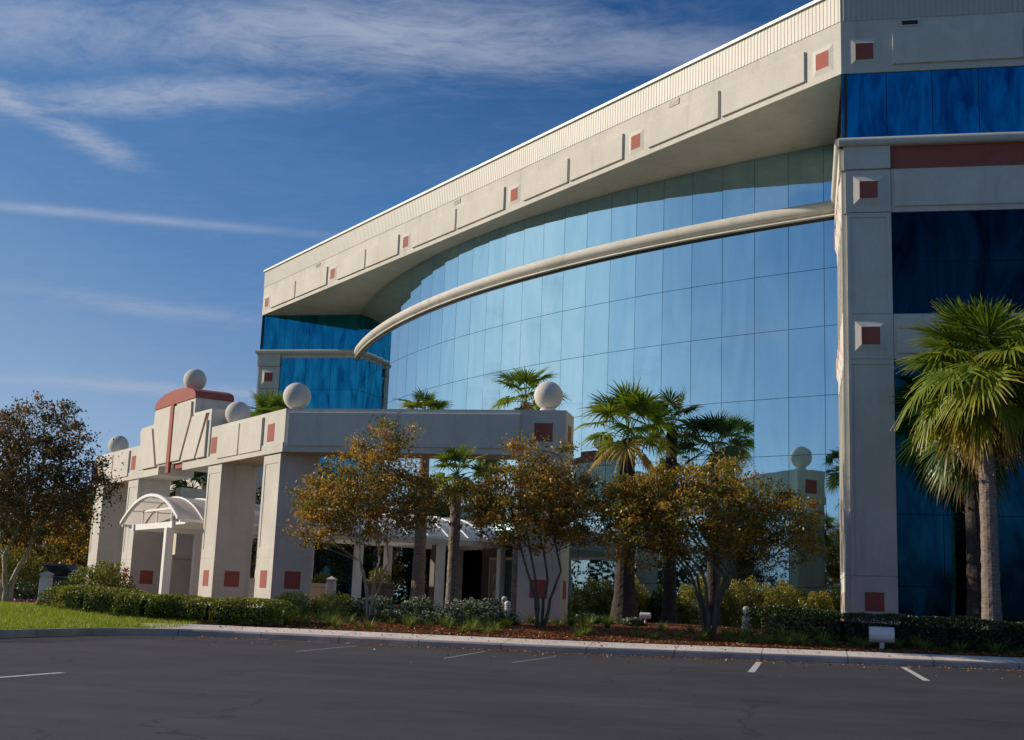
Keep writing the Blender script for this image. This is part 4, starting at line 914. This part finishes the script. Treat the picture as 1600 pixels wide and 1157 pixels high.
# ================================================================ FIXTURES
def bollard(x, y, h, label):
    z = zg(x, y) - .02; t = tag(empty('louvred_bollard', (x, y, z)), label, 'bollard light', 'white louvred bollard lights')
    mb = MB(); mb.lathe((0, 0, 0), [(.088, 0), (.088, h * .56)], 20); mb.build('shaft', lampw, t)
    mb = MB(); mb.lathe((0, 0, h * .56), [(.06, 0), (.06, h * .3)], 16); mb.build('lamp_core', greym, t)
    for k in range(4):
        mb = MB(); zz = h * (.575 + .075 * k); mb.lathe((0, 0, zz), [(.060, .02), (.090, 0), (.090, .012), (.062, .034)], 20); mb.build('louvre', lampw, t)
    mb = MB(); mb.lathe((0, 0, h * .86), [(.09, 0), (.09, h * .03)] + [(.09 * math.cos(a), h * .03 + h * .11 * math.sin(a)) for a in linspace(.2, 1.5, 6)], 20); mb.build('domed_cap', lampw, t, smooth=False)
    return t
bollard(-1.57, 37.4, .66, 'white louvred bollard on the mulch right of the grouped stems of the olive tree')
bollard(-8.2, 37.0, .62, 'front sunlit white louvred bollard beside the left edge of the right pier')
bollard(-9.42, 42.0, .78, 'rear white louvred bollard, standing in the portico shade behind the sunlit one')
def pillar(x, y, w, top, label):
    z = zg(x, y) - .03; t = tag(empty('light_pillar', (x, y, z)), label, 'light pillar', 'square white light pillars')
    h = top - z; mb = MB(); mb.box(-w / 2, w / 2, -w / 2, w / 2, 0, h * .80); mb.build('shaft', postm, t, bevel=.01)
    mb = MB(); mb.box(-w * .42, w * .42, -w * .42, w * .42, h * .80, h * .88)
    for k in range(3): mb.box(-w * .5, w * .5, -w * .5, w * .5, h * (.815 + .024 * k), h * (.825 + .024 * k))
    mb.build('louvred_head', postm, t)
    mb = MB(); e = w * .54; v = [(-e, -e, h * .885), (e, -e, h * .885), (e, e, h * .885), (-e, e, h * .885), (-e, -e, h * .92), (e, -e, h * .92), (e, e, h * .92), (-e, e, h * .92)]; mb.hexa(v)
    mb.add([v[4], v[5], v[6], v[7], (0, 0, h)], [(0, 1, 4), (1, 2, 4), (2, 3, 4), (3, 0, 4)]); mb.build('pyramid_cap', postm, t)
pillar(-21.5, 35.0, .27, 1.44, 'square white light pillar rising behind the left end of the clipped hedge')
pillar(-15.68, 43.0, .27, 1.70, 'square white light pillar under the portico beside the beige planter')
def planter(x, y, w, top, mt, label, name='planter_box'):
    z = zg(x, y) - .03; t = tag(empty(name, (x, y, z)), label, 'planter', 'square concrete planters under the portico'); h = top - z
    mb = MB(); mb.box(-w / 2, w / 2, -w / 2, w / 2, 0, h - .12); mb.build('box', mt, t, bevel=.015)
    mb = MB(); e = w / 2 + .04
    for a in ((-e, e, -e, -e + .1), (-e, e, e - .1, e), (-e, -e + .1, -e + .101, e - .101), (e - .1, e, -e + .101, e - .101)): mb.box(a[0], a[1], a[2], a[3], h - .119, h)
    mb.build('rim', mt, t)
    mb = MB(); mb.box(-e + .1, e - .1, -e + .1, e - .1, h - .118, h - .05); mb.build('potting_soil', mulchm, t)
tanm = mat('beige_planter', rough=.85, build=stuccoish((.46, .37, .27), .08, .15)); brm = mat('brown_planter', rough=.85, build=stuccoish((.20, .14, .10), .1, .15))
planter(-16.45, 44.2, .62, 1.45, tanm, 'beige square planter beside the inner side of the corner column')
planter(-15.0, 46.2, .8, 1.55, brm, 'brown square planter behind the five pale stems')
planter(-20.75, 48.2, .5, 1.58, concr, 'grey planter in the gap between the two lit columns')
def flood(x, y, w, d, zc, stem, label):
    z = zg(x, y) - .02; t = tag(empty('floodlight', (x, y, z)), label, 'floodlight', 'white ground floodlights')
    mb = MB(); n = 20; prof = [(d / 2 * math.cos(a) * (1.15 if math.cos(a) > 0 else 1), d / 2 * math.sin(a)) for a in linspace(0, 2 * math.pi, n)[:-1]]
    vs = [(-w / 2, q, zc - z + s) for q, s in prof] + [(w / 2, q, zc - z + s) for q, s in prof]; n = len(prof)
    mb.add(vs, [tuple(range(n)), tuple(range(n, 2 * n))[::-1]] + [(i, (i + 1) % n, n + (i + 1) % n, n + i) for i in range(n)]); mb.build('housing', lampw, t, bevel=.008)
    mb = MB(); mb.box(-w / 2 + .03, w / 2 - .03, d * .5 * 1.0, d * .5 * 1.17, zc - z - d * .28, zc - z + d * .28); mb.build('lens', carg, t)
    mb = MB(); mb.tube([(0, 0, 0), (0, 0, zc - z - d * .45)], stem, 8); mb.build('stem', lampw, t)
flood(-4.41, 38.0, .30, .17, .84, .025, 'small white floodlight on a short stem right of the thick black palm trunk')
flood(1.83, 33.9, .58, .38, .64, .06, 'big white barrel shaped floodlight in front of the corner pier')
# dark parked car behind the hedge at the left
car = tag(empty('parked_car', (-35.2, 57.5, .42)), 'dark parked car seen between the purplish tree trunk and the end column', 'car')
def cprism(poly, y0, y1, name, mt, par, **k):
    mb = MB(); n = len(poly); mb.add([(x, y0, z) for x, z in poly] + [(x, y1, z) for x, z in poly], [tuple(range(n)), tuple(range(n, 2 * n))[::-1]] + [(i, (i + 1) % n, n + (i + 1) % n, n + i) for i in range(n)]); return mb.build(name, mt, par, **k)
body = cprism([(-2.3, .35), (-2.32, .75), (-2.15, .95), (-1.3, 1.02), (1.9, 1.02), (2.28, .95), (2.32, .5), (2.25, .32)], -.9, .9, 'body', carm, car, bevel=.06)
cprism([(-1.35, 1.0), (-.75, 1.52), (1.2, 1.56), (1.85, 1.0)], -.74, .74, 'cabin', carm, car, bevel=.05)
cprism([(-1.15, 1.06), (-.68, 1.46), (-.1, 1.48), (-.1, 1.06)], -.765, -.745, 'side_window', carg, car); cprism([(0, 1.06), (0, 1.48), (1.1, 1.49), (1.6, 1.06)], -.765, -.745, 'side_window', carg, car)
mb = MB(); mb.tube([(-1.42, -.78, 1.0), (-.80, -.76, 1.50)], .022, 6); mb.build('windscreen_trim', chrome, car)
for x in (-1.45, 1.45):
    for y in (-.82, .82):
        mb = MB(); mb.tube([(x, y - .11, .33), (x, y + .11, .33)], .33, 20); wl = mb.build('wheel', rubber, car)
        mb = MB(); s = -1 if y < 0 else 1; mb.tube([(x, y + s * .105, .33), (x, y + s * .125, .33)], .2, 14); mb.build('rim', chrome, wl)
for y in (-.7, .7):
    mb = MB(); mb.box(2.25, 2.33, y - .15, y + .15, .68, .84); mb.build('tail_lamp', redlens, car)
    mb = MB(); mb.box(-2.34, -2.26, y - .17, y + .17, .62, .78); mb.build('headlight', chrome, car)
